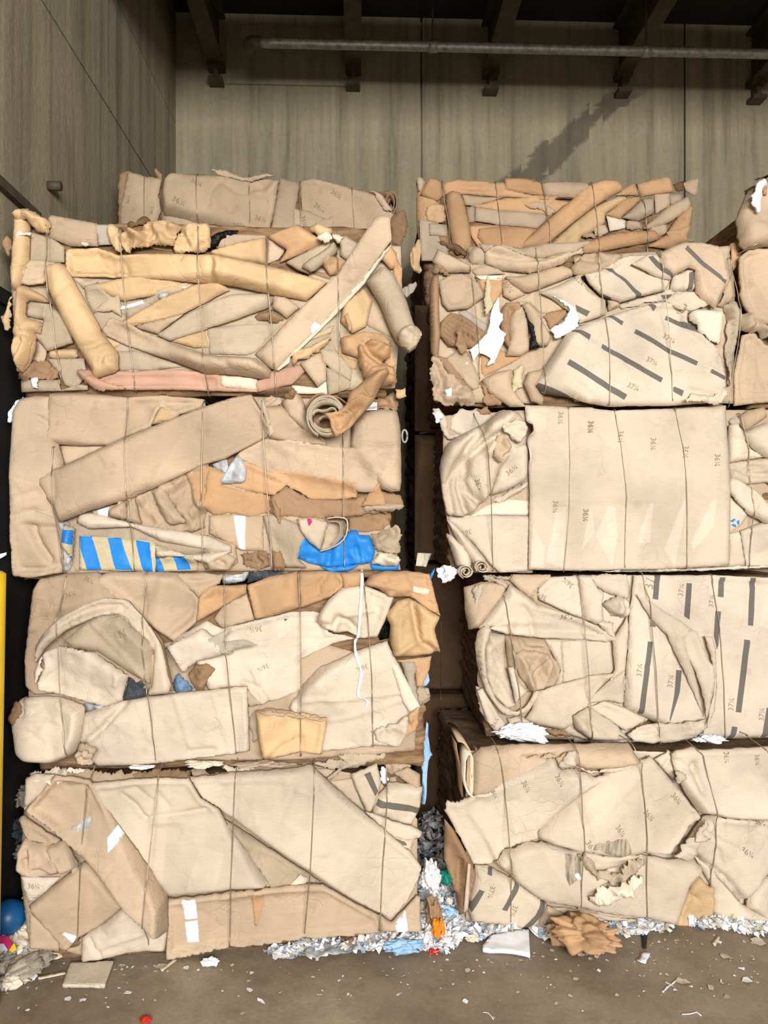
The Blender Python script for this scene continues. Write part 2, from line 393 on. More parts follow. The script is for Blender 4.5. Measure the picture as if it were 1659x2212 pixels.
        for q in SP: mi[pip(ce[:, 0], ce[:, 1], q)] = 2
        mi = list(mi); nv = len(V)
        V = np.concatenate([V, V+np.array([0, o['th'], 0])]); nbl = len(bl)
        for i in range(nbl):
            j = (i+1) % nbl; Fc.append((bl[i], nv+bl[i], nv+bl[j], bl[j])); mi.append(1); smo.append(False)
        for t in tri: Fc.append((nv+int(t[0]), nv+int(t[2]), nv+int(t[1]))); mi.append(0); smo.append(True)
        for (str_, pos, size, rot) in tx:
            v, f = text_mesh(str_); c = P(pos)[0]; a = math.radians(rot); L = size/max(np.ptp(v[:, 0]), .01)
            px = c[0]+(v[:, 0]*math.cos(a)-v[:, 1]*math.sin(a))*L; py = c[1]-(v[:, 0]*math.sin(a)+v[:, 1]*math.cos(a))*L
            h = s.samp(T, ox, oy, px, py)+.0014; lx, lz = s.loc(px, py, hm); k0 = len(V)
            V = np.concatenate([V, np.stack([lx, -h, lz], 1)])
            for t in f: Fc.append(tuple(k0+i for i in t)); mi.append(3); smo.append(False)
        ob = link(nm, V, Fc, [tone, edge or ('E' if m != 'l' and tone in 'TPGOYKBQVZ' else tone), stm, 'inkf'], s.e, mi, smo)
        Is = s.ID[j0:j1, i0:i1]; u = Is[ins & (Is >= 0)]
        if m == 'l' and len(u): ob.parent = s.obs[int(np.bincount(u).argmax())]
        elif m != 'l': s.obs.append(ob); Is[ins] = len(s.obs)-1
        if label: ob['label'] = label
        return ob
    def wire(s, i, name='baling_wire', rad=.0023):
        wp = s.wires[i]; k = np.argsort(wp[:, 1]); wp = wp[k]
        y0 = wp[0, 1]; y1 = wp[-1, 1]; ys = np.arange(y0, y1+1, 5.0); xs = np.interp(ys, wp[:, 1], wp[:, 0])
        xs = blur(np.tile(xs, (3, 1)))[1]
        hs = np.max([s.samp(s.H, s.gx0, s.gy0, xs+a, ys+b) for a in (-3, 0, 3) for b in (-4, 0, 4)], 0)
        hs = np.maximum(hs, -.07)
        hull = []
        for p in zip(ys, hs):
            while len(hull) > 1 and (hull[-1][1]-hull[-2][1])*(p[0]-hull[-2][0]) <= (p[1]-hull[-2][1])*(hull[-1][0]-hull[-2][0]): hull.pop()
            hull.append(p)
        hh = np.interp(ys, [p[0] for p in hull], [p[1] for p in hull])
        w = np.maximum(hs+.0015, hh-.012)
        for _ in range(3): w = np.maximum(hs+.001, blur(np.tile(w, (3, 1)))[1])
        lx, lz = s.loc(xs, ys, float(np.mean(w))); pts = [(a, -b, c) for a, b, c in zip(lx, w+rad*.6, lz)]
        a = pts[0]; zt = a[2]+.003
        pre = [(a[0], .30, min(zt, s.hgt-.01)), (a[0], .10, zt-.004), (a[0], .04, zt), (a[0], min(a[1]+.012, .03), zt-.001)]
        if a[2] < s.hgt-.12: pre = [(a[0], a[1]+.03, a[2]+.004)]
        b = pts[-1]; post = [(b[0], b[1]+.012, max(b[2]-.006, .004)), (b[0], .05, max(b[2]-.008, .004))]
        V, Fc = tube(pre+pts+post, rad, 6); return link(name, V, Fc, ['wire'], s.e)
    def done(s):
        for i in range(len(s.wires)): s.wire(i)
    def ribbon(s, pts, h0, h1, tone='T', th=2.2, name='rolled_cardboard', off=(0, 0), sm=1):
        """a curled sheet seen end-on: an open outline given depth from h1 (back) to h0 (front)"""
        p = P(pts) if isinstance(pts, str) else pts
        for _ in range(sm):
            a, b = p[:-1], p[1:]; p = np.concatenate([p[:1], np.stack([a*.75+b*.25, a*.25+b*.75], 1).reshape(-1, 2), p[-1:]])
        t = np.gradient(p, axis=0); nn = np.stack([t[:, 1], -t[:, 0]], 1)/(np.linalg.norm(t, axis=1)[:, None]+1e-9)
        n = len(p); V = []; Fc = []
        for q, h, o in ((p+nn*th/2, h0, 0), (p-nn*th/2, h0, 0), (p-nn*th/2, h1, 1), (p+nn*th/2, h1, 1)):
            jit = np.array([s.rng.gauss(0, .002) for _ in range(n)])*(1-o)
            lx, lz = s.loc(q[:, 0]+off[0]*o, q[:, 1]+off[1]*o, h0)
            V += [(a, -h+j, c) for a, c, j in zip(lx, lz, jit)]
        for i in range(n-1):
            for k in range(4): a = k*n+i; b = ((k+1) % 4)*n+i; Fc.append((a, a+1, b+1, b))
        Fc.append((0, n, 2*n, 3*n)); Fc.append((n-1, 4*n-1, 3*n-1, 2*n-1))
        o = link(name, V, Fc, [tone], s.e)
        bm = bmesh.new(); bm.from_mesh(o.data); bmesh.ops.recalc_face_normals(bm, faces=bm.faces); bm.to_mesh(o.data); bm.free()
        return o
def spiral(c, r0, r1, turns, ph=0, jig=.06, seed=1, asp=1.0):
    rg = random.Random(seed); n = int(turns*26); out = []
    c = P(c)[0]
    for i in range(n+1):
        t = i/n; a = ph+t*turns*2*math.pi; r = r0+(r1-r0)*t; r *= 1+jig*math.sin(a*2.3+seed)+rg.gauss(0, jig*.2)
        out.append((c[0]+r*math.cos(a), c[1]+r*asp*math.sin(a)))
    return np.array(out)

# core of a bale: crushed layers seen on the sides and between the sheets
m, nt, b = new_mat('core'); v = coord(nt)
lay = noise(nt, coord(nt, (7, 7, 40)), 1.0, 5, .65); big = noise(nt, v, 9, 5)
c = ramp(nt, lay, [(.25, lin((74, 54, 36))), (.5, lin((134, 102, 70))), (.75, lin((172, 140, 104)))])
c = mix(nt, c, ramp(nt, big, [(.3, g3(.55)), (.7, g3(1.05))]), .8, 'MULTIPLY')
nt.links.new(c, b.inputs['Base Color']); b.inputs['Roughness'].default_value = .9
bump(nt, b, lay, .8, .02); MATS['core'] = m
ADDED_LINTEL = 4.6  # underside of the added lintel, set for its effect on the daylight
# ------------------------------------------------------------------ the bay: floor, walls, ceiling
def rot(x, y): return x, y
DB = 5.9
m, nt, b = new_mat('concrete_wall'); v = coord(nt, rnd=False)
strk = noise(nt, coord(nt, (9, 9, .5), False), 1.0, 6, .65); big = noise(nt, v, 1.1, 5, .6); fine = noise(nt, v, 28, 5, .65)
c = mix(nt, lin((148, 138, 113)), ramp(nt, strk, [(.3, g3(.5)), (.48, g3(1)), (.68, (1.32, 1.3, 1.24))]), .9, 'MULTIPLY')
c = mix(nt, c, ramp(nt, big, [(.3, (.78, .80, .78)), (.6, g3(1.02)), (.75, (1.1, 1.1, 1.12))]), .9, 'MULTIPLY')
c = mix(nt, c, ramp(nt, fine, [(.3, g3(.84)), (.6, g3(1.03))]), .7, 'MULTIPLY')
rust = noise(nt, coord(nt, (3.5, 3.5, .9), False), 1.0, 5, .7)
c = mix(nt, c, lin((92, 72, 48)), ramp(nt, rust, [(.6, g3(0)), (.75, g3(.5))]))
nt.links.new(c, b.inputs['Base Color']); b.inputs['Roughness'].default_value = .88
bump(nt, b, mix(nt, fine, strk, .5), .35, .02); MATS['wall'] = m
# back wall with a dark diagonal band in its colour
def wall_mat(name, band_pts):
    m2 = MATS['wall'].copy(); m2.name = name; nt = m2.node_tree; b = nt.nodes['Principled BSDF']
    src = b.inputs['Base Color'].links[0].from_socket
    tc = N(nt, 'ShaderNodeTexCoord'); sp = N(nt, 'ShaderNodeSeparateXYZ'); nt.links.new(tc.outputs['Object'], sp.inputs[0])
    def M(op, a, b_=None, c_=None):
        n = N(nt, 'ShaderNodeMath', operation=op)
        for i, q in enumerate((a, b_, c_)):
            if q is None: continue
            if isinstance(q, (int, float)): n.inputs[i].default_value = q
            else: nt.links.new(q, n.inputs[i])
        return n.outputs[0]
    (xa, za), (xb, zb), w = band_pts
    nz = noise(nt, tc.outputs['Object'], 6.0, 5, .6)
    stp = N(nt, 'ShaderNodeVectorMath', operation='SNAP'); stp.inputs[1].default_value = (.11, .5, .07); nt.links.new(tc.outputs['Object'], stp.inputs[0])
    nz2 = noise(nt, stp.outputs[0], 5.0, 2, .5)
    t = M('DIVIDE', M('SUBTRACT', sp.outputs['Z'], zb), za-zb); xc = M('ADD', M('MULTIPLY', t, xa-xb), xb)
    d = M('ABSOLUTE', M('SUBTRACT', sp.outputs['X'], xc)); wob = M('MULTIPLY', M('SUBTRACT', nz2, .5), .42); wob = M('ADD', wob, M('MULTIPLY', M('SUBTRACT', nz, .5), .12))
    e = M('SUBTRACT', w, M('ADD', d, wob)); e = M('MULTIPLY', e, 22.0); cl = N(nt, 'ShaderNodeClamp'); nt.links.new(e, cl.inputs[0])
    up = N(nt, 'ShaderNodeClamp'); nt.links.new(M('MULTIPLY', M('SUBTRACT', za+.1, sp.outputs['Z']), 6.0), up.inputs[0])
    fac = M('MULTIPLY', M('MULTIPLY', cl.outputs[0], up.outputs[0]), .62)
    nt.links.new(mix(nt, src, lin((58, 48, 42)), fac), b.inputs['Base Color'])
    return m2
def bw(px, py, D=DB, s=S0):
    u = (px-CX)/F; t = D/(1-s*u); return u*t, t, CAMZ-(py-CY)/F*t
ang = math.atan(S0)
root_x, root_y, _ = bw(380, CY)
def wall_local(px, py):
    X, Y, Z = bw(px, py); c, sn = math.cos(ang), math.sin(ang)
    return (X-root_x)*c+(Y-root_y)*sn, Z
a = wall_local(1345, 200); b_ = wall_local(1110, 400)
MATS['wallb'] = wall_mat('concrete_wall_banded', (a, b_, .16))
def panel(name, V, Fc, mat, loc=(0, 0, 0), rz=0.0):
    o = link(name, V, Fc, [mat], None, None, False); o.location = loc; o.rotation_euler = (0, 0, rz); o['kind'] = 'structure'; return o
# back wall cast in bays: separate panels with open joints between them
seams = [wall_local(910, CY)[0], wall_local(1479, CY)[0]]
V, Fc = [], []
xs = [0.0]+seams+[8.5]
def addbox(V, Fc, *a):
    v, f = boxv(*a); o = len(V); V += v; Fc += [tuple(i+o for i in t) for t in f]
for i in range(3):
    addbox(V, Fc, xs[i]+(.008 if i else -.3), xs[i+1]-.008, 0, .3, 0, 6.2)
addbox(V, Fc, -.3, 8.5, .05, .32, 0, 6.2)
z1 = wall_local(600, 191)[1]
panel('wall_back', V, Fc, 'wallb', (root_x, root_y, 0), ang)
# slight ledge of an upper pour and a wide pier in the corner
V, Fc = [], []
addbox(V, Fc, wall_local(490, 0)[0], wall_local(750, 0)[0], -.022, .0, z1+.02, wall_local(600, 62)[1])
panel('trim_1', V, Fc, 'wall', (root_x, root_y, 0), ang)
# left wall, three lifts of concrete with a thin open seam following the photo
dx, dy = -S0, 1.0
L = 9.5
V, Fc = [], []
zs = [0, 4.10, 4.83, 6.2]
for i in range(3):
    addbox(V, Fc, -.3, 0, -L, .0, zs[i]+(.006 if i else 0), zs[i+1]-.006)
addbox(V, Fc, -.32, -.03, -L, 0, 0, 6.2)
panel('wall_left', V, Fc, 'wall', (root_x, root_y, 0), ang)
V, Fc = [], []; addbox(V, Fc, 8.2, 8.5, -L, 0, 0, 6.2); panel('added_wall_right', V, Fc, 'wall', (root_x, root_y, 0), ang)  # unseen right wall, added to keep sky light off the gap sides
V, Fc = [], []; addbox(V, Fc, -.3, 8.5, -6.6, .3, 5.72, 6.0); panel('ceiling', V, Fc, 'ceil', (root_x, root_y, 0), ang)
V, Fc = [], []; addbox(V, Fc, -.3, 8.5, -6.9, -6.6, ADDED_LINTEL, 6.2); panel('added_lintel_front', V, Fc, 'wall', (root_x, root_y, 0), ang)  # unseen lintel, added and sized to cut daylight on the upper walls
# thin dark slab with a lip, low on the left wall
V, Fc = [], []; addbox(V, Fc, 0.0, .012, -4.5, -.2, 0, 2.62); addbox(V, Fc, .0, .03, -4.5, -.2, 2.6, 2.66); panel('trim_2', V, Fc, 'dark_slab', (root_x, root_y, 0), ang)
V, Fc = [], []; addbox(V, Fc, 0.0, .03, -3.6, -2.55, 3.06, 3.10); panel('trim_3', V, Fc, 'steel', (root_x, root_y, 0), ang)

V, Fc = [], []; addbox(V, Fc, -.3, 8.5, -2.26, -2.10, 4.70, 5.27); addbox(V, Fc, -.3, 8.5, -2.33, -2.03, 4.67, 4.70); panel('added_shade_girder', V, Fc, 'steel', (root_x, root_y, 0), ang)  # added girder out of view, put here to shade the upper back wall

m, nt, b = new_mat('floor'); v = coord(nt, rnd=False)
n1 = noise(nt, v, 1.6, 5, .6); n2 = noise(nt, v, 9, 6, .65); n3 = noise(nt, v, 60, 4, .6)
c = ramp(nt, n1, [(.3, lin((116, 101, 83))), (.55, lin((143, 128, 107))), (.75, lin((168, 154, 132)))])
c = mix(nt, c, ramp(nt, n2, [(.3, g3(.66)), (.5, g3(1)), (.75, g3(1.12))]), .8, 'MULTIPLY')
c = mix(nt, c, ramp(nt, n3, [(.35, g3(.85)), (.6, g3(1.02)), (.72, g3(1.2))]), .8, 'MULTIPLY')
nt.links.new(c, b.inputs['Base Color'])
nt.links.new(ramp(nt, n2, [(.3, g3(.35)), (.7, g3(.7))]), b.inputs['Roughness']); bump(nt, b, mix(nt, n2, n3, .4), .25, .01); MATS['floor'] = m
V, Fc = [], []; addbox(V, Fc, -3, 9, -11, 1, -.2, 0); panel('floor', V, Fc, 'floor', (root_x, root_y, 0), ang)

# ------------------------------------------------------------------ joists, seats and pipe under the roof
def at_wall(px, py): x, z = wall_local(px, py); return x, z
def place(e): e.location = (root_x, root_y, 0); e.rotation_euler = (0, 0, ang)
BL = ['leftmost dark steel roof joist, ending in the corner above the left bale stack', 'second dark roof joist from the left, crossed by the grey pipe near its elbow',
      'middle dark roof joist, third from the left, beside the vertical wall joint', 'fourth dark roof joist from the left, at the top of the dark diagonal wall band', 'rightmost dark roof joist, near the right edge of the photo']
for i, (px, py, zt) in enumerate([(470, 152, 190), (763, 158, 199), (1057, 167, 209), (1340, 172, 214), (1626, 187, 228)]):
    x, z = at_wall(px, py); _, zs_ = at_wall(px, zt)
    e = bpy.data.objects.new('roof_joist', None); COL.objects.link(e); e.location = (root_x+x*math.cos(ang), root_y+x*math.sin(ang), z); e.rotation_euler = (0, 0, ang)
    tag(e, BL[i], 'beam', 'roof joists')
    V, Fc = [], []; w = .062
    addbox(V, Fc, -w, w, -5.0, -.005, 0, .022); addbox(V, Fc, -.012, .012, -5.0, -.005, .022, .40); addbox(V, Fc, -w, w, -5.0, -.005, .40, .42)
    link('joist_profile', V, Fc, ['steel'], e, None, False)
    V, Fc = [], []; d = z-zs_
    addbox(V, Fc, -.062, .062, -.11, -.005, -.028, 0); addbox(V, Fc, -.018, .018, -.10, -.005, -d+.03, -.028); addbox(V, Fc, -.055, .055, -.12, -.005, -d, -d+.03)
    link('joist_seat', V, Fc, ['steel'], e, None, False)
e = bpy.data.objects.new('pipe', None); COL.objects.link(e); tag(e, 'long grey metal pipe running under the roof joists to the right edge', 'pipe')
def ray(px, py, D): u = (px-CX)/F; t = D/(1-S0*u); return u*t, t, CAMZ-(py-CY)/F*t
p0, p1 = Vector(ray(548, 92, 5.15)), Vector(ray(1900, 152, 5.15)); p1.z = p0.z
e.location = p0
d = p1-p0
V, Fc = tube([d*(i/30) for i in range(31)], .033, 12); link('pipe_run', V, Fc, ['pipe'], e)
V, Fc = tube([(.05, 0, 0), (.0, .0, 0), (-.03, .015, .004), (-.045, .05, .01), (-.045, .10, .01)], [.04, .042, .044, .042, .036], 12); link('pipe_elbow', V, Fc, ['steel'], e)
for t in (.28, .62):
    V, Fc = tube([d*t+Vector((-.03, 0, 0)), d*t+Vector((.03, 0, 0))], .040, 12); link('pipe_coupling', V, Fc, ['pipe'], e)
    V, Fc = tube([d*t+Vector((0, 0, .03)), d*t+Vector((0, 0, 5.72-p0.z))], .008, 6); link('hanger_rod', V, Fc, ['steel'], e)
# bolt stub and hole on the left wall
lw = lambda px, py: None
def on_left(px, py, off=.0):
    # intersection of the view ray with the left wall
    u = (px-CX)/F; k = root_x+S0*root_y; t = (k+off)/(u+S0); return u*t, t, CAMZ-(py-CY)/F*t
q = on_left(113, 402, .02)
V, Fc = tube([(-.02, 0, 0), (.04, 0, 0)], .022, 10); o = link('wall_bolt', V, Fc, ['steel']); o.location = q; tag(o, 'dark round bolt stub on the left concrete wall', 'bolt')

# ------------------------------------------------------------------ back row bale, left
bL5 = Bale('cardboard bale in the back row seen above the left front stack', 4.12, 266, 858, 2.965, 3.68, 1.1,
  ['k:200,100 203,380', 'k:482,78 486,380', 'k:762,92 768,390', 'k:1033,128 1040,390', 'k:1313,165 1328,430'], seed=51, inset=.10)
S = bL5.S
S('f', 'B', 'k:68,92 112,74 104,300 74,420 60,430', torn=2)
S('f', 'T', 'k:290,285 480,310 770,380 900,390 900,440 550,450 290,430')
S('f', 'T', 'k:110,68 200,95 280,110 297,122 276,200 292,285 240,440 60,440 75,230', torn=1.5, tx=[('36¼', 'k:115,222', 18, 80), ('36¼', 'k:248,290', 16, 80)], tilt=(.01, 0))
S('p', 'T', 'k:296,122 340,76 480,74 620,82 760,92 922,100 895,240 868,385 500,342 300,300 284,205', r=14, h=.03, wr=.009, torn=1,
  cr=[('k:610,110 560,190 545,270', -.012, 6), ('k:780,180 850,190 905,130', .012, 8), ('k:620,130 700,180 770,170', -.01, 5)], tx=[('36¼', 'k:400,255', 26, -25), ('36¼', 'k:490,150', 24, -25), ('36¼', 'k:820,318', 24, -20), ('36¼', 'k:705,358', 24, 5)])
S('f', 'T', 'k:926,108 1032,130 1012,260 1002,370 985,440 870,440 900,250', h=.012, torn=1)
S('p', 'T', 'k:1034,126 1100,110 1300,160 1450,200 1545,310 1520,450 1100,450 1040,272', r=12, h=.022, torn=1.2, cr=[('k:1040,160 1110,250 1190,330', -.008, 4)],
  tx=[('36¼', 'k:1230,196', 24, -35), ('36¼', 'k:1140,268', 26, -35)])
S('f', 'T', 'k:1000,272 1080,285 1180,328 1212,310 1212,372 1100,450 996,450', torn=1.5, tx=[('36¼', 'k:1055,345', 22, -80)])
S('c', 'T', 'k:548,58 640,66 720,110 860,84 905,102 740,128 640,108', torn=2)
S('c', 'B', 'k:248,62 270,58 300,110 288,124', ); S('c', 'T', 'k:1400,170 1470,190 1530,280 1500,290 1440,210', lift=.02)
S('c', 'B', 'k:1515,325 1560,290 1595,265 1612,300 1608,385 1570,480 1530,440', lift=.01, tilt=(-.04, 0))
bL5.ribbon(spiral('k:1520,240', 13, 4, 1.6, 1, seed=4, asp=1.9), .02, -.10, 'B')
bL5.ribbon('k:1490,190 1530,180 1555,210 1550,270 1530,300', .03, -.12, 'B')
bL5.done()

# ------------------------------------------------------------------ back row bale, right
bR5 = Bale('bale of flattened boxes in the back row above the right front stack', 4.2, 905, 1496, 2.965, 3.68, 1.1,
  ['a:375,130 390,260 430,470 450,680', 'a:828,130 845,240 870,450 885,680', 'a:1230,128 1255,280 1285,480 1305,680', 'b:150,130 180,330 210,560 222,740', 'b:548,140 590,310 620,500 642,740'], seed=52, inset=.10)
S = bR5.S
S('p', 'K', 'a:160,95 240,130 380,220 320,420 380,600 420,720 200,760 160,480', tilt=(.03, 0)); S('f', 'G', 'a:180,440 330,480 440,660 420,800 200,800 190,640')
S('c', 'T', 'a:160,88 200,90 240,130 190,210 165,170', torn=2)
S('p', 'O', 'a:190,230 270,86 370,110 385,240 335,290 215,245', wr=.01); S('c', 'Y', 'a:235,410 262,330 385,310 405,440 385,480 250,475', wr=.02)
S('f', 'G', 'a:263,485 416,490 420,592 270,585', h=.015); S('f', 'B', 'a:345,590 425,590 440,680 360,660')
S('p', 'K', 'a:375,130 500,108 830,128 912,135 920,190 1100,240 1370,262 1320,288 530,230 400,230', r=14)
S('f', 'T', 'a:545,235 750,258 930,253 650,335 575,330', h=.012); S('f', 'K', 'a:640,335 930,258 1260,270 1460,300 1290,430 1200,400 860,370')
S('f', 'G', 'a:585,350 655,330 660,470 600,475'); S('c', 'T', 'a:1060,320 1180,300 1260,300 1350,380 1290,425 1250,360 1120,345')
S('f', 'T', 'a:662,338 860,366 1210,395 1265,385 1290,428 1190,525 870,492 655,462', h=.014)
S('p', 'K', 'a:605,505 870,495 1190,530 1050,690 690,690 630,600', r=10, h=.012); S('f', 'K', 'a:690,528 880,500 1170,530 1060,700 760,700 680,600', h=.01)
S('t', 'O', 'a:408,225 470,190 530,205 570,290 620,500 640,720 490,740 430,480', r=20)
S('p', 'K', 'a:912,92 1100,100 1232,130 1255,248 1050,222 916,186', r=10, h=.02); S('p', 'T', 'a:1230,126 1440,112 1640,124 1660,195 1500,262 1255,247', r=10, h=.02)
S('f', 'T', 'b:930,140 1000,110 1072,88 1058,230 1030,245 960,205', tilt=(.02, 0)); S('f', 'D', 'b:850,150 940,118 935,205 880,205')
S('p', 'O', 'b:540,140 700,100 830,76 852,212 590,246', r=10, h=.02)
S('f', 'T', 'b:690,228 822,228 822,335 700,400'); S('f', 'G', 'b:820,240 920,232 925,290 830,330')
S('p', 'G', 'b:415,435 600,265 692,258 692,395 560,455', r=14)
S('p', 'O', 'b:800,560 900,420 1018,300 1030,350 1000,500 960,610 850,600', r=12)
S('t', 'T', 'b:600,520 640,480 830,320 1000,238 1004,345 830,470 660,525', r=12, h=.025, lift=.01)
S('f', 'K', 'b:790,560 1000,500 960,610 840,640')
S('p', 'Y', 'a:1240,720 b:0,480 180,338 380,248 465,258 275,395 265,480 160,552 70,590 20,700', r=14, wr=.008)
S('p', 'O', 'b:268,404 460,258 610,248 395,444', r=12, h=.025)
S('f', 'V', 'b:275,412 400,444 445,460 440,525 308,552', wr=.006); S('c', 'T', 'b:440,460 560,465 600,520 450,540'); S('c', 'T', 'b:640,520 800,480 792,565 700,600')
S('c', 'T', 'b:160,530 270,480 300,570 180,600'); S('c', 'T', 'b:70,580 160,560 200,610 80,615')
S('p', 'O', 'b:360,245 440,175 520,130 570,242', r=8, h=.012)
S('t', 'K', 'a:1020,680 1440,310 b:0,262 150,130 270,96 380,102 440,180 330,240 180,332 0,470 a:1230,690', r=20, h=.035, cr=[('a:1180,690 1500,400 b:150,260', -.008, 4)])
S('t', 'K', 'b:-20,700 30,655 350,562 690,530 752,610 640,642 220,722 40,740', r=14, h=.03)
S('p', 'K', 'b:740,612 830,560 960,592 1035,632 900,662 840,700 650,670', r=10, wr=.008)
bR5.done()
S = None

# ------------------------------------------------------------------ left front stack, from the top down
bL4 = Bale('top bale of the left front stack, packed with long folded cardboard tubes', 2.95, 22, 858, 2.225, 2.955, 1.0,
  ['A:335,160 350,480 370,800 390,1050 415,1240', 'A:865,175 885,560 925,1000 960,1330', 'A:1410,150 1425,560 1450,900 1472,1350', 'B:412,205 430,560 455,900 478,1350', 'B:928,340 935,740 942,1050 942,1350'], seed=41)
S = bL4.S
S('f', 'G', 'A:180,200 345,225 460,310 460,420 190,420'); S('f', 'T', 'A:80,600 330,600 360,900 300,1250 120,1200')
S('f', 'G', 'A:480,480 1659,540 B:700,640 900,800 900,1150 0,1200 A:700,1250 560,900', h=.003)
S('f', 'G', 'B:640,420 1000,300 1380,300 1390,620 1340,1320 860,1340 860,700')
S('f', 'D', 'A:915,165 930,125 1060,98 1080,120 980,160', torn=4); S('c', 'X', 'B:5,330 10,240 60,200 150,178 218,183 200,200 130,235 75,300 30,322', torn=1, edge='X', name='plastic_film')
S('f', 'T', 'B:40,310 80,262 150,220 400,218 420,240 250,275 100,330')
S('f', 'T', 'A:345,72 690,135 697,300 590,300 500,300 300,216', h=.016, cr=[('A:360,170 500,210 690,262', .004, 3)])
S('f', 'Q', 'A:685,150 795,150 812,290 700,298'); S('c', 'V', 'A:575,270 640,285 650,300 580,300', torn=3)
S('c', 'Y', 'A:768,142 810,150 862,185 866,345 830,345 785,270 770,230', lift=.02)
S('c', 'Y', 'A:840,205 960,172 1070,115 1200,108 1285,150 1270,230 1240,305 1060,295 960,320 890,335 860,300', wr=.026, ws=24, h=.04, r=20, lift=.015, cr=[('A:980,160 1060,210 1040,280', -.02, 6), ('A:1070,170 1110,230 1060,270', -.018, 6), ('A:930,190 1000,250 950,310', .015, 7)])
S('c', 'Y', 'A:1220,345 1300,135 1400,125 1480,130 1508,185 1500,305 1420,342', wr=.02, h=.035, lift=.012, cr=[('A:1290,190 1330,260 1350,300', -.015, 5)])
S('f', 'Y', 'A:1060,300 1230,310 1235,340 1100,325')
S('p', 'Y', 'B:20,325 200,275 405,228 422,430 200,400 60,365 0,345', r=12)
S('p', 'O', 'B:415,212 640,138 760,215 862,262 600,372 505,402 560,322 430,232', r=14, h=.03, bp=[('B:560,260', .02, 40, 25)])
S('f', 'T', 'B:425,225 500,280 560,322 500,400 420,432'); S('c', 'Y', 'B:715,172 780,128 892,178 875,225 800,242', h=.03, lift=.03); S('c', 'V', 'B:770,240 850,190 900,250 850,275', lift=.02)
S('p', 'G', 'B:548,412 850,262 922,312 720,500 640,470', r=14); S('t', 'G', 'B:655,442 850,310 900,262 930,330 745,492', r=14, h=.025)
S('p', 'G', 'B:940,262 978,226 1085,290 1060,360 995,402 945,362', r=14); S('p', 'O', 'B:805,422 868,358 990,402 932,492 870,508', r=14, wr=.012)
S('c', 'V', 'B:880,205 945,200 980,240 930,290 890,250'); S('f', 'B', 'B:740,480 900,505 870,545 740,500')
S('p', 'O', 'B:1235,392 1300,288 1352,350 1352,442 1310,462', r=12, wr=.012); S('f', 'O', 'B:1320,350 1392,460 1382,620 1335,640')
S('f', 'T', 'B:1130,700 1200,610 1310,900 1312,960 1130,865'); S('p', 'Y', 'B:965,705 1110,598 1180,690 1150,800 1130,875 1030,925 945,835', r=16)
S('f', 'O', 'B:972,802 1000,778 1032,870 1012,915', torn=2, lift=.01)
S('p', 'Y', 'A:590,600 720,568 930,508 1425,552 1160,642 880,692 760,650', r=14); S('f', 'G', 'A:600,602 712,572 842,702 662,782 605,665'); S('f', 'T', 'A:500,515 700,560 600,610')
S('f', 'T', 'A:670,768 720,720 785,668 862,650 866,805 800,762 740,775', wr=.006, torn=1.2)
S('f', 'G', 'A:850,760 1110,640 1430,545 1420,590 1110,710 900,820'); S('l', 'W', 'A:855,735 1020,688 1032,716 860,760'); S('c', 'F', 'A:1125,650 1210,625 1200,680 1150,680', edge='F', name='plastic_film'); S('f', 'V', 'A:1290,598 1360,592 1355,612 1310,612')
S('p', 'T', 'A:960,872 1310,788 1125,932 1000,895', r=10); S('p', 'Y', 'A:880,880 870,830 1110,702 1420,560 1580,558 1645,620 1430,722 1300,792 960,872', r=20, h=.03)
S('p', 'T', 'B:460,650 560,668 655,740 560,815 455,740', r=12); S('c', 'B', 'B:310,802 450,748 555,832 440,855', wr=.012)
S('p', 'G', 'A:1115,935 1320,790 1493,700 1659,648 B:430,640 462,690 430,742 180,832 0,882 A:1470,892 1210,978', r=20)
S('f', 'G', 'B:-10,885 450,850 540,850 340,1060 270,1085 0,1075', cr=[('B:60,985 300,965 430,930', .006, 5)]); S('f', 'Y', 'A:1205,978 1470,895 1490,1028 1390,1032', h=.012)
S('f', 'G', 'A:828,1055 960,1045 1310,1165 1100,1192 838,1197', h=.014); S('f', 'Y', 'A:755,945 880,1000 800,1042')
S('p', 'G', 'A:325,700 480,830 515,992 330,1052 215,912 300,862', r=14); S('t', 'Y', 'A:345,1045 550,1038 558,1105 350,1108', r=10, h=.02)
S('f', 'G', 'A:340,1110 600,1108 625,1215 545,1335 470,1300'); S('c', 'B', 'A:130,1215 230,1108 350,1120 420,1262 150,1272', wr=.022, torn=4)
S('f', 'G', 'A:148,1268 415,1255 432,1335 560,1292 625,1300 622,1332 152,1350', h=.02); S('c', 'W', 'A:218,1250 262,1240 265,1320 225,1318', torn=2, edge='W', name='paper_scrap')
S('p', 'J', 'A:620,1280 820,1200 1310,1190 B:95,1225 100,1310 350,1330 350,1350 A:1300,1335 680,1332', r=14, h=.03)
S('c', 'J', 'A:540,1190 640,1188 705,1255 950,1330 660,1325 580,1255', wr=.012, torn=3)
S('p', 'T', 'A:705,882 770,800 900,838 990,890 1110,940 1210,985 1480,1070 1659,1088 B:150,1085 340,1100 445,1185 432,1242 350,1245 200,1222 A:1470,1212 1230,1120 870,995 740,932', r=18, h=.035, cr=[('A:1560,1080 1590,1130 1659,1180', -.01, 5)])
S('f', 'V', 'B:92,1222 348,1245 348,1334 88,1312', h=.02); S('f', 'J', 'B:332,1282 470,1190 660,1148 695,1200 600,1292 355,1348', cr=[('B:470,1190 480,1320', -.006, 4)])
S('f', 'V', 'B:600,1300 780,1320 845,1200 855,1365 600,1360'); S('f', 'G', 'B:842,1170 1035,1270 1010,1325 860,1372'); S('f', 'T', 'B:655,1142 800,1058 845,1150 845,1262 782,1312', h=.02)
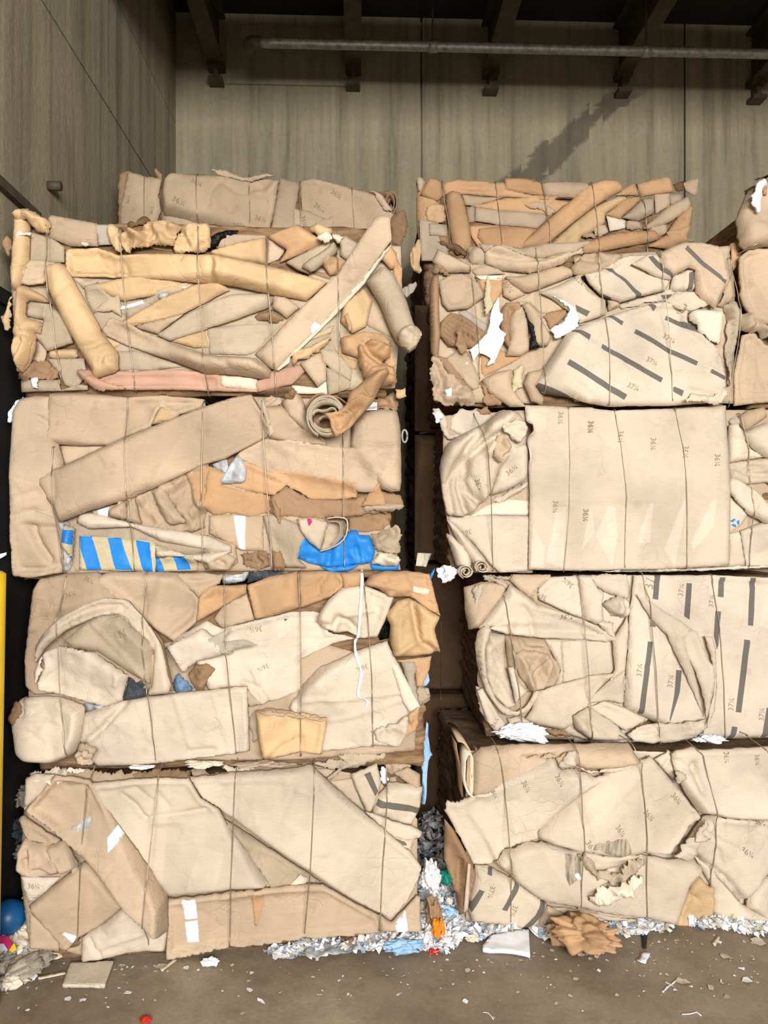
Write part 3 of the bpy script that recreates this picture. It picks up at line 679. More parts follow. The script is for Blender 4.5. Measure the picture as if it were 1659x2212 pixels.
S('f', 'Y', 'B:870,980 1010,1108 1085,1130 1060,1195 1000,1180', wr=.008); S('f', 'G', 'B:800,1040 912,1048 1035,1200 1022,1275 880,1182 820,1132')
S('f', 'N', 'B:715,962 900,868 880,922 720,985'); S('c', 'Y', 'B:588,1030 690,1030 882,945 862,1000 692,1112 600,1152', wr=.012, h=.03)
S('p', 'O', 'B:945,955 1120,908 1250,930 1312,982 1282,1112 1100,1115 960,1062', r=30, wr=.014); S('f', 'O', 'B:1240,1100 1320,1010 1345,1150 1300,1200')
S('c', 'O', 'B:1078,1000 1180,968 1312,1010 1300,1085 1240,1132 1342,1152 1355,1292 1250,1310 1110,1262 1082,1150', wr=.026, h=.05, r=16, cr=[('B:1110,990 1160,1080 1240,1130', -.03, 7), ('B:1110,1250 1160,1170 1340,1150', -.015, 5)])
S('p', 'T', 'A:100,1120 150,570 190,400 330,405 440,430 300,570 200,585 130,570', r=20)
S('t', 'Y', 'A:88,58 200,98 195,390 165,480 130,585 68,615 58,470 78,250', r=18, h=.04)
S('c', 'Y', 'A:68,62 130,35 170,28 250,60 340,112 330,192 270,192 215,150 190,108 100,112', wr=.02, h=.04, r=16, lift=.02)
S('c', 'W', 'A:110,210 200,212 218,205 205,225 130,225 125,250', torn=3, h=.004, wr=.004, edge='W', name='paper_scrap')
S('c', 'Y', 'A:80,640 72,850 40,900 25,890 5,830 42,760', torn=3); S('c', 'B', 'A:0,280 40,220 75,260 60,390')
S('p', 'Y', 'A:105,600 160,568 300,650 322,692 170,680 160,800 282,832 270,925 215,908 242,1012 200,1132 140,1208 98,1170 62,1050 72,900', r=26, h=.06, wr=.014, sm=1, cr=[('A:80,950 150,930 220,940', -.015, 5), ('A:150,990 120,1080 105,1150', -.02, 5)])
S('f', 'G', 'A:168,662 358,700 332,832 162,796', h=.015, cr=[('A:165,740 340,770', -.004, 3)])
S('t', 'Y', 'A:283,450 330,408 400,398 448,430 560,630 700,872 705,910 832,1062 832,1192 658,1250 640,1182 560,1052 430,832 325,620', r=30, h=.05, lift=.01, cr=[('A:575,1035 680,1020 760,975', -.012, 5), ('A:720,1150 740,1080 810,1060', -.012, 5), ('A:380,680 440,610 500,560', -.006, 4)])
S('p', 'Y', 'A:446,305 680,298 830,345 1420,350 1560,360 B:100,372 420,430 600,480 850,548 790,610 700,688 560,662 130,577 0,557 A:1420,556 900,510 800,512 490,508 448,440', r=16, h=.04, lift=.01, sm=0, cr=[('A:680,330 720,430 800,500', -.012, 5), ('B:75,420 95,470 80,550', .014, 7), ('B:40,430 20,560', -.01, 5), ('A:820,350 870,430 900,500', -.008, 6)])
S('t', 'G', 'B:1130,540 1150,520 1250,420 1335,482 1420,660 1482,862 1522,892 1500,1012 1440,1058 1350,982 1300,882 1230,702', r=28, h=.06, lift=.02)
S('c', 'G', 'B:1350,930 1400,870 1470,860 1525,892 1505,1012 1440,1060 1380,1000', wr=.022, h=.03, r=10)
S('f', 'T', 'B:322,1065 560,830 930,500 1010,380 1190,122 1250,103 1300,128 1312,280 1200,425 1110,555 930,745 800,885 640,1035 490,1186 430,1166', h=.012, lift=.03, tilt=(.02, -.01), th=.012, gv=.3, cr=[('B:950,490 970,560 1060,600', -.006, 4), ('B:1020,385 1180,400', -.003, 3)])
S('f', 'V', 'B:1308,290 1316,296 1120,575 945,760 800,905 650,1048 585,1095 580,1135 500,1192 486,1186 640,1025 790,880 930,735 1105,545 1200,415', h=.004, th=.006, r=3, res=5, torn=.3, gv=.3)
S('f', 'W', 'B:728,892 760,845 802,870 790,902 740,932', h=.004, edge='W', name='paper_scrap')
S('p', 'O', 'B:1280,1184 1297,1220 1240,1302 D:1180,130 1100,212 1010,312 910,374 880,312 865,240 823,200 930,185 985,145 1010,60 B:1130,1258 1200,1208', r=20, h=.05, lift=.06, wr=.010, name='kraft_paper_tube', gv=0, cr=[('D:1090,160 1000,200 870,240', -.012, 6), ('D:865,240 900,330', .01, 6)])
S('f', 'Y', 'B:1340,1328 1412,1318 1420,1382 1348,1392', torn=2)
bL4.done()

bL3 = Bale('second bale down the left front stack, with blue striped box and blue cloth', 3.0, 18, 864, 1.495, 2.225, 1.0,
  ['C:380,450 385,800 405,1050 430,1345', 'C:898,80 905,500 925,900 945,1335', 'C:1448,110 1443,560 1448,900 1460,1320', 'D:385,120 400,500 430,900 458,1320', 'D:965,345 968,700 972,1000 977,1320'], seed=31)
S = bL3.S
S('f', 'T', 'C:380,440 1000,430 1400,560 1659,700 D:600,900 1000,1000 1300,1000 1380,1330 0,1340 C:420,1360', h=.004)
S('f', 'T', 'D:280,70 700,60 1200,180 1370,400 1370,760 900,760 400,420')
S('f', 'T', 'C:430,440 760,435 500,580 430,575')
S('p', 'T', 'C:78,180 125,95 240,75 360,80 400,430 440,560 400,950 430,1230 420,1355 200,1394 60,1382 46,1100 58,500', r=36, h=.06, wr=.006, cr=[('C:170,1012 300,1030 440,1035', -.014, 6), ('C:215,1030 265,1150 340,1255', -.02, 8), ('C:90,825 280,765', -.006, 4), ('C:140,1330 300,1330 420,1290', -.012, 5), ('C:280,240 330,270 350,310', -.012, 5), ('C:90,950 250,900', -.008, 6)])
S('p', 'Y', 'C:1075,290 1150,155 1290,205 1250,260', r=10)
S('p', 'T', 'C:358,62 500,56 905,78 1200,70 1450,98 1460,150 1230,232 1152,160 1122,190 1072,302 900,368 780,440 560,442 430,432 350,416', r=14, h=.034, sm=0, cr=[('C:905,150 960,110 1150,75', .008, 10), ('C:1152,160 1230,120 1440,130', -.01, 6)])
S('c', 'T', 'C:610,920 920,820 1100,735 1330,640 1440,570 1500,575 1480,900 1450,1050 1140,1070 950,1005', wr=.024, ws=34, cr=[('C:870,830 880,960', .02, 6), ('C:930,830 970,980', .02, 8), ('C:1100,740 1200,990', -.02, 8), ('C:1330,650 1390,860 1440,920', -.014, 6)])
S('f', 'W', 'C:690,900 780,880 770,950 700,935', edge='W', name='paper_label'); S('t', 'T', 'C:780,890 890,835 900,975 770,950', r=14); S('p', 'T', 'C:900,840 960,810 1010,1000 900,985', r=10, wr=.012)
S('c', 'T', 'C:1080,760 1150,720 1250,880 1330,990 1200,1010 1130,900', wr=.014)
S('f', 'O', 'C:1330,640 1480,580 1659,650 D:150,640 95,720 0,905 C:1500,905 1400,810', wr=.008, torn=1.5)
S('c', 'B', 'D:225,1205 400,1188 455,1305 380,1325 260,1295', wr=.03, torn=4, ws=16); S('f', 'T', 'D:0,940 180,930 395,940 392,1195 230,1190 160,1150 0,1072', h=.012); S('l', 'W', 'D:178,940 265,945 265,1188 222,1182')
S('p', 'G', 'D:388,940 470,928 640,1000 705,1110 640,1250 705,1315 550,1315 445,1200', r=14, wr=.012); S('c', 'B', 'D:450,1200 520,1190 560,1320 460,1330', wr=.022, torn=3)
S('p', 'T', 'D:-20,1080 190,1150 205,1280 140,1325 -20,1330', r=20, wr=.012); S('p', 'T', 'C:1470,1255 1659,1205 D:100,1190 200,1250 150,1330 C:1490,1335', r=20, wr=.014, cr=[('D:20,1240 110,1290', -.02, 6)])
S('f', 'G', 'C:505,1000 640,1030 930,1020 1460,1080 1659,1150 1659,1222 1330,1232 1110,1162 560,1090 560,1345 500,1345', h=.008)
S('p', 'P', 'C:1100,1150 1330,1225 1659,1195 1500,1290 1300,1235 1110,1240', r=10, wr=.012, cr=[('C:1140,1170 1320,1200 1450,1180', -.015, 5)])
S('p', 'P', 'C:525,992 550,912 700,930 950,1000 1150,1030 1500,1090 1659,1160 1659,1205 1450,1180 1150,1122 930,1022 620,1038', r=10, h=.02)
S('f', 'N', 'C:568,1082 1090,1118 1128,1150 1110,1348 558,1332', h=.016, stm='U', st=['C:572,1087 655,1091 728,1332 622,1332 572,1170', 'C:768,1101 868,1106 945,1333 828,1328', 'C:973,1118 1080,1135 1090,1200 1098,1346 1030,1346'], name='striped_box')
S('f', 'N', 'C:1110,1243 1340,1226 1418,1240 1415,1338 1108,1343', h=.012, stm='U', st=['C:1112,1244 1142,1242 1177,1337 1110,1341', 'C:1240,1234 1336,1227 1367,1328 1270,1333'], name='striped_box')
S('c', 'F', 'C:395,955 510,1000 505,1340 425,1345 430,1150', wr=.012, edge='F', name='plastic_film')
S('p', 'N', 'C:442,1000 522,1030 505,1252 428,1162', r=10, stm='U', st=['C:438,1043 522,1045 514,1152 428,1125', 'C:485,1230 506,1232 505,1255 490,1250'], name='striped_box', torn=1)
S('c', 'T', 'D:380,110 470,60 530,110 522,160 400,175', wr=.02, torn=3); S('p', 'T', 'D:385,160 520,150 640,260 855,432 740,432 430,387', r=14, wr=.008, cr=[('D:580,360 700,300', -.004, 3), ('D:640,260 730,410', -.006, 3)])
S('f', 'G', 'D:318,88 392,100 475,345 440,380 395,210', h=.01)
S('t', 'T', 'D:515,125 590,40 650,55 695,150 705,260 865,432 690,335 560,205', r=24, h=.045, wr=.01); S('c', 'B', 'D:530,90 600,22 640,50 600,110', wr=.02)
S('p', 'T', 'D:1020,462 1028,290 1110,190 1250,165 1352,175 1382,300 1387,762 1310,772 1230,742', r=30, h=.05, sm=1, bp=[('D:1250,470', -.02, 40, 12)])
S('c', 'B', 'D:1135,130 1250,80 1345,55 1365,200 1240,185 1110,195', wr=.018, torn=3); S('l', 'W', 'D:1128,165 1170,118 1212,128 1206,195 1118,197')
S('f', 'T', 'D:230,475 390,388 600,400 860,440 1222,470 1216,742 1190,778 1070,772 1000,720 600,640 430,640 190,515', h=.016, r=10)
S('p', 'T', 'C:280,690 390,608 900,370 1450,150 1659,85 D:300,62 392,200 458,345 395,382 110,530 C:1450,572 1100,742 920,822 620,912 430,988 388,930', r=12, h=.032, sm=0, lift=.012, cr=[('C:700,520 740,560 760,605', -.006, 3), ('C:395,610 395,930', -.006, 8), ('C:430,985 385,800', .004, 8)])
S('c', 'F', 'D:15,580 110,528 165,620 130,645', edge='F', name='plastic_film')
S('f', 'B', 'D:430,832 560,730 610,760 730,822 1060,822 1130,780 1210,745 1382,800 1402,872 1290,912 1000,952 700,962 520,952 450,932', torn=3.5, te=1, wr=.010, ws=40, cr=[('D:560,780 640,850 780,860', -.01, 5), ('D:1000,850 1200,800', .006, 5), ('D:800,850 790,950', -.008, 4)])
S('f', 'O', 'D:-5,602 130,642 90,722 270,762 435,802 435,932 290,952 180,922 20,922 -40,880', torn=3, wr=.006); S('c', 'B', 'D:440,800 520,900 525,1010 490,1000', torn=4)
S('c', 'G', 'D:1100,872 1380,850 1400,880 1290,912 1120,905', torn=3, wr=.014); S('f', 'O', 'D:1095,872 1220,698 1262,800 1272,868', torn=3)
S('f', 'O', 'D:95,712 200,520 430,622 600,612 1078,692 1062,812 900,827 730,822 610,752 560,722 480,792 440,792 270,762', torn=2, wr=.009, lift=.006, cr=[('D:280,620 430,680 560,720', -.012, 5), ('D:470,620 560,660 600,740', -.012, 5), ('D:420,640 540,700', .01, 4)])
S('c', 'F', 'D:75,700 195,510 245,540 272,600 260,702 115,715', wr=.01, torn=1, edge='F', name='plastic_film')
S('p', 'G', 'D:835,962 980,960 1000,1002 980,1112 900,1172 800,1197 850,992', r=10, bp=[('D:900,1060', -.05, 28, 28)]); S('f', 'B', 'D:1005,960 1260,928 1305,1000 1230,1052 1130,1062 1010,1062', torn=2, cr=[('D:1140,950 1220,1020', -.008, 4)])
S('c', 'G', 'D:1155,1080 1280,1030 1378,1015 1375,1190 1350,1222 1200,1195', wr=.024, torn=4, bp=[('D:1320,1060', -.05, 12, 10)])
S('p', 'U', 'D:638,1242 665,1110 700,1105 800,1195 900,1165 990,1060 1065,1043 1082,1080 1152,1080 1197,1200 1172,1282 980,1302 870,1312 720,1282', r=8, h=.02, wr=.010, ws=30, sm=0, edge='U', name='blue_plastic_sheet', cr=[('D:1065,1060 1110,1280', .008, 4), ('D:880,1180 860,1290', -.014, 5), ('D:1060,1170 1090,1260', -.012, 4), ('D:660,1230 780,1270', -.008, 6)])
S('p', 'U', 'D:800,1300 900,1318 960,1298 1080,1298 1000,1342 870,1345', r=8, h=.02, wr=.008, edge='U', name='blue_plastic_sheet', lift=.01)
S('p', 'U', 'D:1155,1290 1300,1300 1368,1290 1362,1334 1180,1336', r=8, h=.01, edge='U', name='blue_plastic_sheet')
S('c', 'V', 'D:1165,1290 1220,1195 1385,1250 1360,1310 1240,1300', wr=.02, h=.03)
S('p', 'P', 'D:635,960 740,958 855,990 832,1080 802,1192 720,1132 660,1052', r=10, h=.03, lift=.012); S('l', 'M', 'D:705,963 735,958 745,985 720,1018', name='pink_print')
bL3.ribbon('D:850,962 930,952 990,962 1002,1010 985,1100 930,1150 860,1180 800,1197', .075, .0, 'P', 2.6)
bL3.ribbon('D:870,985 930,985 950,1020 940,1090 880,1150', .06, -.01, 'G', 2.0)
S('p', 'B', 'D:745,150 840,110 930,140 960,220 920,300 840,330 760,290 730,220', name='roll_inner_layer', h=.002, lf=0, lift=-.01)
bL3.ribbon(spiral('D:845,225', 43, 30, 3.1, 2, jig=.035, seed=3), .13, -.03, 'G', 4.6); bL3.ribbon('D:740,215 770,175 830,190 900,160 925,200 890,235 830,225 790,250', .11, -.03, 'G', 2.2)
bL3.ribbon('D:700,160 740,95 800,60 860,80 930,90 985,130', .08, -.05, 'B', 2.5)
bL3.done()

bL2 = Bale('third bale down the left front stack, with a pale arch and orange folded corner', 3.0, 54, 940, .725, 1.495, 1.0,
  ['E:430,95 405,400 428,800 445,1000 500,1380', 'E:1025,60 1030,400 1052,800 1100,1430', 'E:1590,60 1620,500 F:55,900 97,1360', 'F:545,60 557,400 567,900 562,1370', 'F:1010,80 1045,400 1072,800 1082,1310'], seed=21)
S = bL2.S
S('f', 'T', 'E:230,700 1200,560 1659,500 F:500,500 1200,700 1400,900 1380,1330 500,1400 E:1400,1400 600,1400 200,950', h=.003)
S('p', 'T', 'E:210,185 255,110 420,75 680,52 780,120 1160,545 1240,905 800,935 220,945 158,885 148,700 185,400', r=22, h=.03, tx=[('36¼', 'E:505,215', 24, 15), ('36¼', 'E:640,112', 24, -25)], cr=[('E:215,460 330,340 700,215', .006, 10)])
S('p', 'T', 'E:680,100 760,58 1020,50 1270,58 1425,240 1405,412 1245,558 1110,472 880,272', r=18, h=.035, cr=[('E:1130,110 1060,240 1000,350', -.006, 12), ('E:1390,330 1200,490', -.01, 8)])
S('p', 'T', 'E:1265,68 1430,58 1600,75 1570,140 1530,160 1425,245', r=12, torn=2, wr=.01, cr=[('E:1290,90 1400,125 1540,100', -.012, 5)])
S('f', 'FD', 'E:925,790 1060,840 1040,950 885,975', wr=.01, edge='FD', name='plastic_film')
S('p', 'G', 'E:425,560 600,428 700,368 865,360 960,450 1105,585 1070,860 930,785 680,625 500,610', r=8, h=.01, tone2=0, cr=[('E:640,420 900,660 1060,850', .005, 4), ('E:870,500 900,540', -.006, 3)], tx=[('N', 'E:890,490', 16, 20)])
S('p', 'P', 'E:222,700 228,600 275,515 400,385 600,285 742,235 905,248 1045,390 1165,560 1245,905 1050,940 1082,860 1105,590 860,348 700,368 450,478 300,605 225,720', r=9, h=.03, lift=.004, sm=1, cr=[('E:235,640 300,520 480,400 620,320 740,290 880,285', -.010, 4), ('E:860,350 1000,440 1110,580', -.016, 5), ('E:900,250 1010,390 1130,560', -.012, 4), ('E:1110,590 1080,860', -.014, 5), ('E:500,400 530,450', .008, 3), ('E:560,370 600,420', .008, 3)])
S('p', 'P', 'E:238,875 298,740 280,645 400,590 560,598 672,620 850,730 935,782 882,972 750,1022 370,935 250,915', r=10, h=.03, wr=.008, sm=0, torn=1.2, cr=[('E:845,740 865,790 850,850', .01, 5), ('E:270,850 390,770', -.008, 4)])
S('c', 'P', 'E:235,800 270,680 310,650 300,740 250,870', torn=3, lift=.006)
S('f', 'F', 'E:590,1000 770,995 760,1040 600,1075', wr=.008, edge='F', name='plastic_film'); S('f', 'G', 'E:590,1080 900,975 800,1100 600,1300')
S('p', 'P', 'E:98,990 150,968 370,960 440,980 592,1022 592,1142 572,1252 500,1385 350,1442 160,1432 90,1372 58,1202 48,1100', r=24, h=.07, wr=.006, sm=1, cr=[('E:130,1112 410,1112', .006, 4), ('E:130,980 140,1090', -.016, 6), ('E:180,1200 300,1270', -.006, 5)])
S('c', 'B', 'E:48,1100 98,985 140,1000 130,1100 90,1160', wr=.02, torn=3)
S('c', 'T', 'E:520,1350 620,1330 690,1400 640,1440 560,1440', wr=.026, torn=4)
S('p', 'P', 'E:600,1065 905,975 970,968 1260,928 1659,893 F:60,888 172,885 188,1352 100,1372 E:1400,1402 1120,1442 700,1452 640,1402 690,1320 560,1290', r=12, h=.04, sm=0, lift=.012, cr=[('E:905,980 760,1150 600,1290', -.02, 6), ('E:970,970 1030,1100 1085,1270', .006, 3), ('E:1245,930 1330,1200 1390,1390', .006, 3), ('E:1515,905 1600,1200 1659,1370', .006, 3), ('E:700,1060 800,1340', .006, 3), ('E:1360,1345 1520,1340', -.01, 6)])
S('c', 'FB', 'E:1230,835 1282,778 1375,890 1362,922 1250,928', wr=.014, edge='FB', name='plastic_film')
S('p', 'G', 'F:165,880 290,1000 210,1022 180,1015', r=6); S('f', 'G', 'F:185,1100 245,1045 262,1250 220,1275', torn=3)
S('p', 'O', 'E:1425,235 1500,150 1659,150 F:172,140 175,205 0,305 E:1480,372 1405,412', r=10, wr=.012, cr=[('E:1480,250 1540,240 1550,170', -.01, 4)]); S('f', 'T', 'F:-60,390 0,300 175,205 232,392 0,462')
S('p', 'P', 'E:1185,595 1300,500 1480,400 F:0,462 230,402 480,342 650,335 745,355 760,482 955,532 800,562 560,682 560,902 420,962 280,1002 160,872 60,887 E:1500,900 1400,700', r=10, h=.02, wr=.009, sm=0, torn=.8,
  cr=[('F:470,475 620,465 750,490', -.014, 6), ('F:170,600 330,600 450,500', -.012, 5), ('F:150,840 250,890 330,980', -.012, 6), ('F:560,680 650,580 740,500', .012, 8), ('F:220,740 260,840', .01, 5), ('F:500,590 560,620 570,700', -.010, 6), ('F:0,620 140,590', -.010, 5)],
  tx=[('36¼', 'F:235,465', 27, 188), ('36¼', 'F:290,740', 25, 205)])
S('p', 'P', 'E:1185,592 1440,462 1600,560 1659,640 1400,702 1300,785 1245,700', r=8, torn=2.5, wr=.01, lift=.004); S('c', 'B', 'E:1335,800 1400,720 1480,708 1535,760 1450,905 1395,905', wr=.016, torn=2.5)
S('f', 'Q', 'E:1470,540 1659,450 F:0,560 150,540 250,580 120,600 0,640 E:1580,610', torn=1, h=.003)
S('p', 'P', 'F:480,1030 570,872 700,740 960,622 1182,548 1255,700 1395,962 1415,1022 1350,1112 1280,1302 1080,1312 750,1345 600,1340 500,1100', r=10, h=.03, sm=0, torn=.8, cr=[('F:500,985 700,960 900,955 1280,920', .008, 4), ('F:520,960 600,850 720,750', -.016, 7), ('F:760,1130 1100,1040 1330,960', .005, 4), ('F:560,900 520,1000', -.012, 6), ('F:780,640 850,610 960,560', .02, 10)], tx=[('36¼', 'F:1000,730', 25, 195), ('36¼', 'F:1100,1200', 24, 190)])
S('f', 'V', 'F:1210,720 1250,710 1420,1020 1340,1060 1290,960', h=.003, torn=1)
S('f', 'O', 'F:1240,690 1500,655 1482,760 1432,882 1395,882 1380,720'); S('f', 'Q', 'F:1285,702 1380,697 1392,882 1482,892 1492,972 1405,1012 1350,905', torn=2.5, h=.012); S('c', 'G', 'F:1390,900 1450,880 1495,960 1410,1012', torn=3, wr=.012)
S('c', 'O', 'F:1335,1070 1415,1018 1392,1192 1320,1224 1300,1190', wr=.024); S('c', 'P', 'F:1085,1190 1200,1148 1345,1080 1322,1222 1260,1312 1100,1270', wr=.016, bp=[('F:1160,1220', -.03, 10, 12)])
S('p', 'Y', 'F:235,1055 330,1043 480,1062 750,1107 740,1202 712,1372 570,1357 400,1390 285,1418 250,1252', r=12, h=.045, wr=.007, sm=0, torn=1, lift=.012, cr=[('F:285,1415 440,1300 560,1250', -.010, 6)]); S('c', 'T', 'F:240,1050 330,1040 500,1070 740,1115 720,1130 480,1090 300,1075', torn=3, h=.01, wr=.01)
S('p', 'P', 'F:672,410 700,340 762,250 870,158 1010,148 1232,232 1182,372 1112,525 990,532 900,482 800,492 700,440', r=18, h=.05, wr=.012, lift=.01, cr=[('F:800,470 850,380 900,410 980,500', -.025, 7), ('F:850,365 960,345 1080,320', .012, 6), ('F:1010,250 1060,190', -.01, 4), ('F:700,420 790,440 830,370', -.02, 6), ('F:1040,300 1130,320', -.008, 4)])
S('f', 'X', 'F:1115,480 1180,400 1205,430 1195,530 1130,545', edge='X', name='plastic_film')
S('p', 'O', 'F:172,152 330,88 540,52 560,310 400,360 232,397', r=12, h=.03, sm=0, lift=.006, torn=.8); S('p', 'O', 'F:538,56 700,45 862,55 885,130 860,172 760,242 556,314', r=12, h=.035, sm=0, cr=[('F:745,80 690,140 690,210', -.012, 5), ('F:830,70 880,130 780,220', .01, 6)])
S('p', 'O', 'F:850,60 1010,50 1012,150 870,172', r=8, h=.02)
S('p', 'Y', 'F:1175,360 1255,262 1360,240 1480,325 1565,380 1525,472 1572,642 1360,662 1235,665 1205,560 1205,440', r=12, h=.05, wr=.009, sm=0, lift=.01, cr=[('F:1360,250 1385,400 1420,560 1545,640', -.03, 8), ('F:1240,640 1350,570 1420,560', .012, 6), ('F:1420,440 1440,540', .012, 5), ('F:1280,350 1270,560', .006, 6)])
S('p', 'O', 'F:1012,150 1060,78 1150,52 1300,45 1492,68 1535,250 1570,372 1480,325 1350,232 1200,232 1120,175', r=14, h=.05, wr=.008, sm=0, lift=.02, torn=.8, cr=[('F:1300,80 1340,170 1400,200', .008, 5), ('F:1060,100 1180,110', -.012, 6), ('F:1180,180 1300,215 1380,200 1560,350', -.014, 5)])
S('l', 'V', 'F:1370,150 1490,180 1480,218 1365,200')
S('f', 'FD', 'F:190,55 300,35 540,48 330,92 175,135', edge='FD', name='plastic_film', wr=.01); S('c', 'F', 'F:-10,80 60,55 185,45 175,115 0,148', edge='F', name='plastic_film', lift=.01)
bL2.done()

bL1 = Bale('bottom left bale on the concrete, a white-taped box along its base', 3.03, 48, 905, 0.0, .715, 1.0,
  ['G:648,90 622,220 600,500 572,900 545,1330', 'G:1128,80 1112,180 1075,700 1037,1405', 'H:103,40 95,190 70,800 47,1440', 'H:665,60 658,300 630,850 590,1365', 'H:1190,70 1178,400 1150,800 1125,1310'], slope=.11, seed=11)
S = bL1.S
S('f', 'T', 'G:190,130 700,120 1300,130 H:600,110 1100,200 1400,500 1400,1300 0,1380 G:600,1420 200,1300 140,800', h=.003)
S('f', 'T', 'G:208,1090 420,1300 420,1380 210,1358'); S('p', 'P', 'G:175,150 250,110 385,118 310,240 160,378 170,250', r=14)
S('f', 'P', 'G:145,845 430,850 320,970 200,1035 170,950', h=.012, tx=[('36¼', 'G:245,910', 26, 0)])
S('p', 'T', 'G:108,680 160,590 330,640 450,602 555,782 420,855 150,855 100,795', r=18, h=.06, wr=.018, ws=40, cr=[('G:180,740 240,800 420,845', -.025, 7), ('G:310,650 380,740 430,840', -.02, 7), ('G:230,655 240,780', .012, 6), ('G:340,660 440,760', .012, 7)])
S('p', 'T', 'G:125,440 155,415 260,478 445,605 320,640 232,660 160,525', r=10, h=.03, torn=1)
S('f', 'P', 'G:480,640 640,770 560,800 520,740')
S('p', 'P', 'G:572,1305 640,1250 720,1205 890,1060 925,1048 1195,1260 1172,1402 900,1412 700,1455 575,1470', r=16, h=.035, wr=.008, sm=0, cr=[('G:690,1340 900,1280 1030,1250', .008, 5), ('G:640,1290 720,1400', -.012, 5), ('G:700,1230 760,1240', -.01, 4)])
S('p', 'T', 'G:192,1075 440,868 585,758 645,770 895,1062 712,1212 562,1302 460,1405', r=12, h=.04, sm=0, cr=[('G:360,1220 460,1120 540,1080', -.003, 3)]); S('l', 'W', 'G:440,1262 462,1245 570,1292 522,1342')
S('p', 'G', 'H:-20,480 350,718 710,965 340,990 190,770', r=10, wr=.01, cr=[('H:280,760 310,830 270,860', -.008, 4)]); S('f', 'V', 'H:480,965 560,895 620,930 600,968', h=.004)
S('p', 'P', 'G:632,185 960,150 1350,148 1435,290 1565,372 1659,545 H:100,640 345,990 G:1450,962 1205,985 1050,802 790,440', r=12, h=.04, sm=0, lift=.006, cr=[('G:1030,445 1200,420 1480,378', -.014, 6), ('G:862,262 960,340 1030,450', -.014, 6), ('G:1080,450 1300,430', .01, 12), ('G:970,220 1080,320', -.01, 6), ('G:1120,260 1200,350', -.006, 5), ('G:700,250 960,210', -.006, 4)])
S('p', 'T', 'G:152,402 380,135 500,145 622,180 800,440 1195,982 1197,1262 900,1062 590,742 325,510', r=13, h=.045, sm=0, lift=.01, cr=[('G:300,470 450,560 620,700', .008, 12), ('G:440,210 470,240 560,220', -.006, 4), ('G:780,240 900,520 1150,880', .006, 14)]); S('l', 'W', 'G:768,560 835,485 885,548 780,660')
S('c', 'F', 'G:490,500 640,410 660,440 560,600', h=.002, wr=.004, edge='F', name='tape_strip')
S('p', 'T', 'H:1125,1190 1215,1245 1395,1055 1422,1062 1430,1310 1128,1315', r=10); S('l', 'W', 'H:1238,1240 1312,1148 1337,1332 1250,1330')
S('f', 'G', 'H:765,228 930,205 1030,445 900,362', h=.006); S('p', 'P', 'H:1180,612 1330,650 1382,640 1352,722 1260,700', r=8, st=['H:1200,620 1310,655 1325,675 1270,680']); 
S('p', 'P', 'H:1025,448 1085,458 1220,520 1362,548 1435,592 1420,632 1330,652 1175,612', r=8)
S('p', 'P', 'H:1092,372 1200,248 1320,255 1442,275 1422,442 1362,552 1230,520 1078,462', r=8, h=.03, sm=0, torn=.7, st=['H:1118,350 1250,375 1427,422 1422,466 1270,432 1098,390'])
S('p', 'P', 'H:922,182 1112,108 1142,240 1120,330 1070,442 1030,442 970,302', r=8, h=.03, sm=0, torn=.7, st=['H:1018,178 1062,160 1117,290 1095,325'])
S('c', 'T', 'H:1150,100 1300,75 1370,110 1320,160 1200,190', wr=.018, torn=3); S('p', 'T', 'H:1235,180 1330,128 1420,180 1425,272 1365,268', r=10, wr=.014); S('f', 'G', 'H:1200,200 1240,190 1260,250 1200,245'); S('c', 'W', 'H:1140,120 1180,140 1185,250 1135,240', torn=3, edge='W', name='paper_scrap')
S('c', 'G', 'H:640,140 740,130 830,165 770,220', torn=2); S('p', 'G', 'H:745,210 900,80 970,70 940,100 860,140 780,220', r=6)
S('p', 'T', 'G:1203,992 H:0,1022 180,990 360,972 720,958 900,1060 1135,1190 1132,1310 600,1352 0,1432 G:1190,1442', r=12, h=.045, sm=0, lift=.006, cr=[('H:0,1060 350,1010 700,1000', .006, 8)])
S('l', 'W', 'G:1310,985 1410,983 1418,1140 1325,1150', torn=.8); S('l', 'W', 'G:1327,1165 1418,1155 1422,1330 1333,1337', torn=.8); S('l', 'O', 'H:208,1035 295,1000 302,1100 245,1272 230,1262', name='tape_strip')
S('p', 'P', 'G:1345,150 1500,140 H:100,185 400,160 640,138 1000,455 1365,770 1442,882 1425,950 1382,1062 1220,1248 1120,1200 850,1042 0,466 G:1565,372 1435,292', r=18, h=.06, sm=0, lift=.012, wr=.005, cr=[('H:640,150 520,230 440,420', -.006, 10), ('H:0,280 200,260 420,255', -.006, 5), ('H:540,280 690,320', .006, 6), ('H:1365,780 1420,880 1370,1070', -.01, 8), ('H:600,170 680,230 690,330', -.006, 8)])
for q in ('G:180,120 330,80 600,90 640,130 400,150', 'G:330,90 700,95 1000,110 940,170 640,165', 'G:930,110 1100,90 1360,100 1340,150 1000,160', 'G:1340,100 1640,100 1659,140 1380,150',
          'H:160,170 200,130 420,100 640,95 620,140 330,165', 'H:640,100 900,60 1100,60 1000,110 760,150', 'H:-20,130 200,110 240,150 60,185', 'H:820,40 1000,20 1180,30 1120,90 900,100'):
    S('c', random.choice('GTVB'), q, torn=4, wr=.016, h=.012, lift=-.03, gv=.3)
bL1.done()
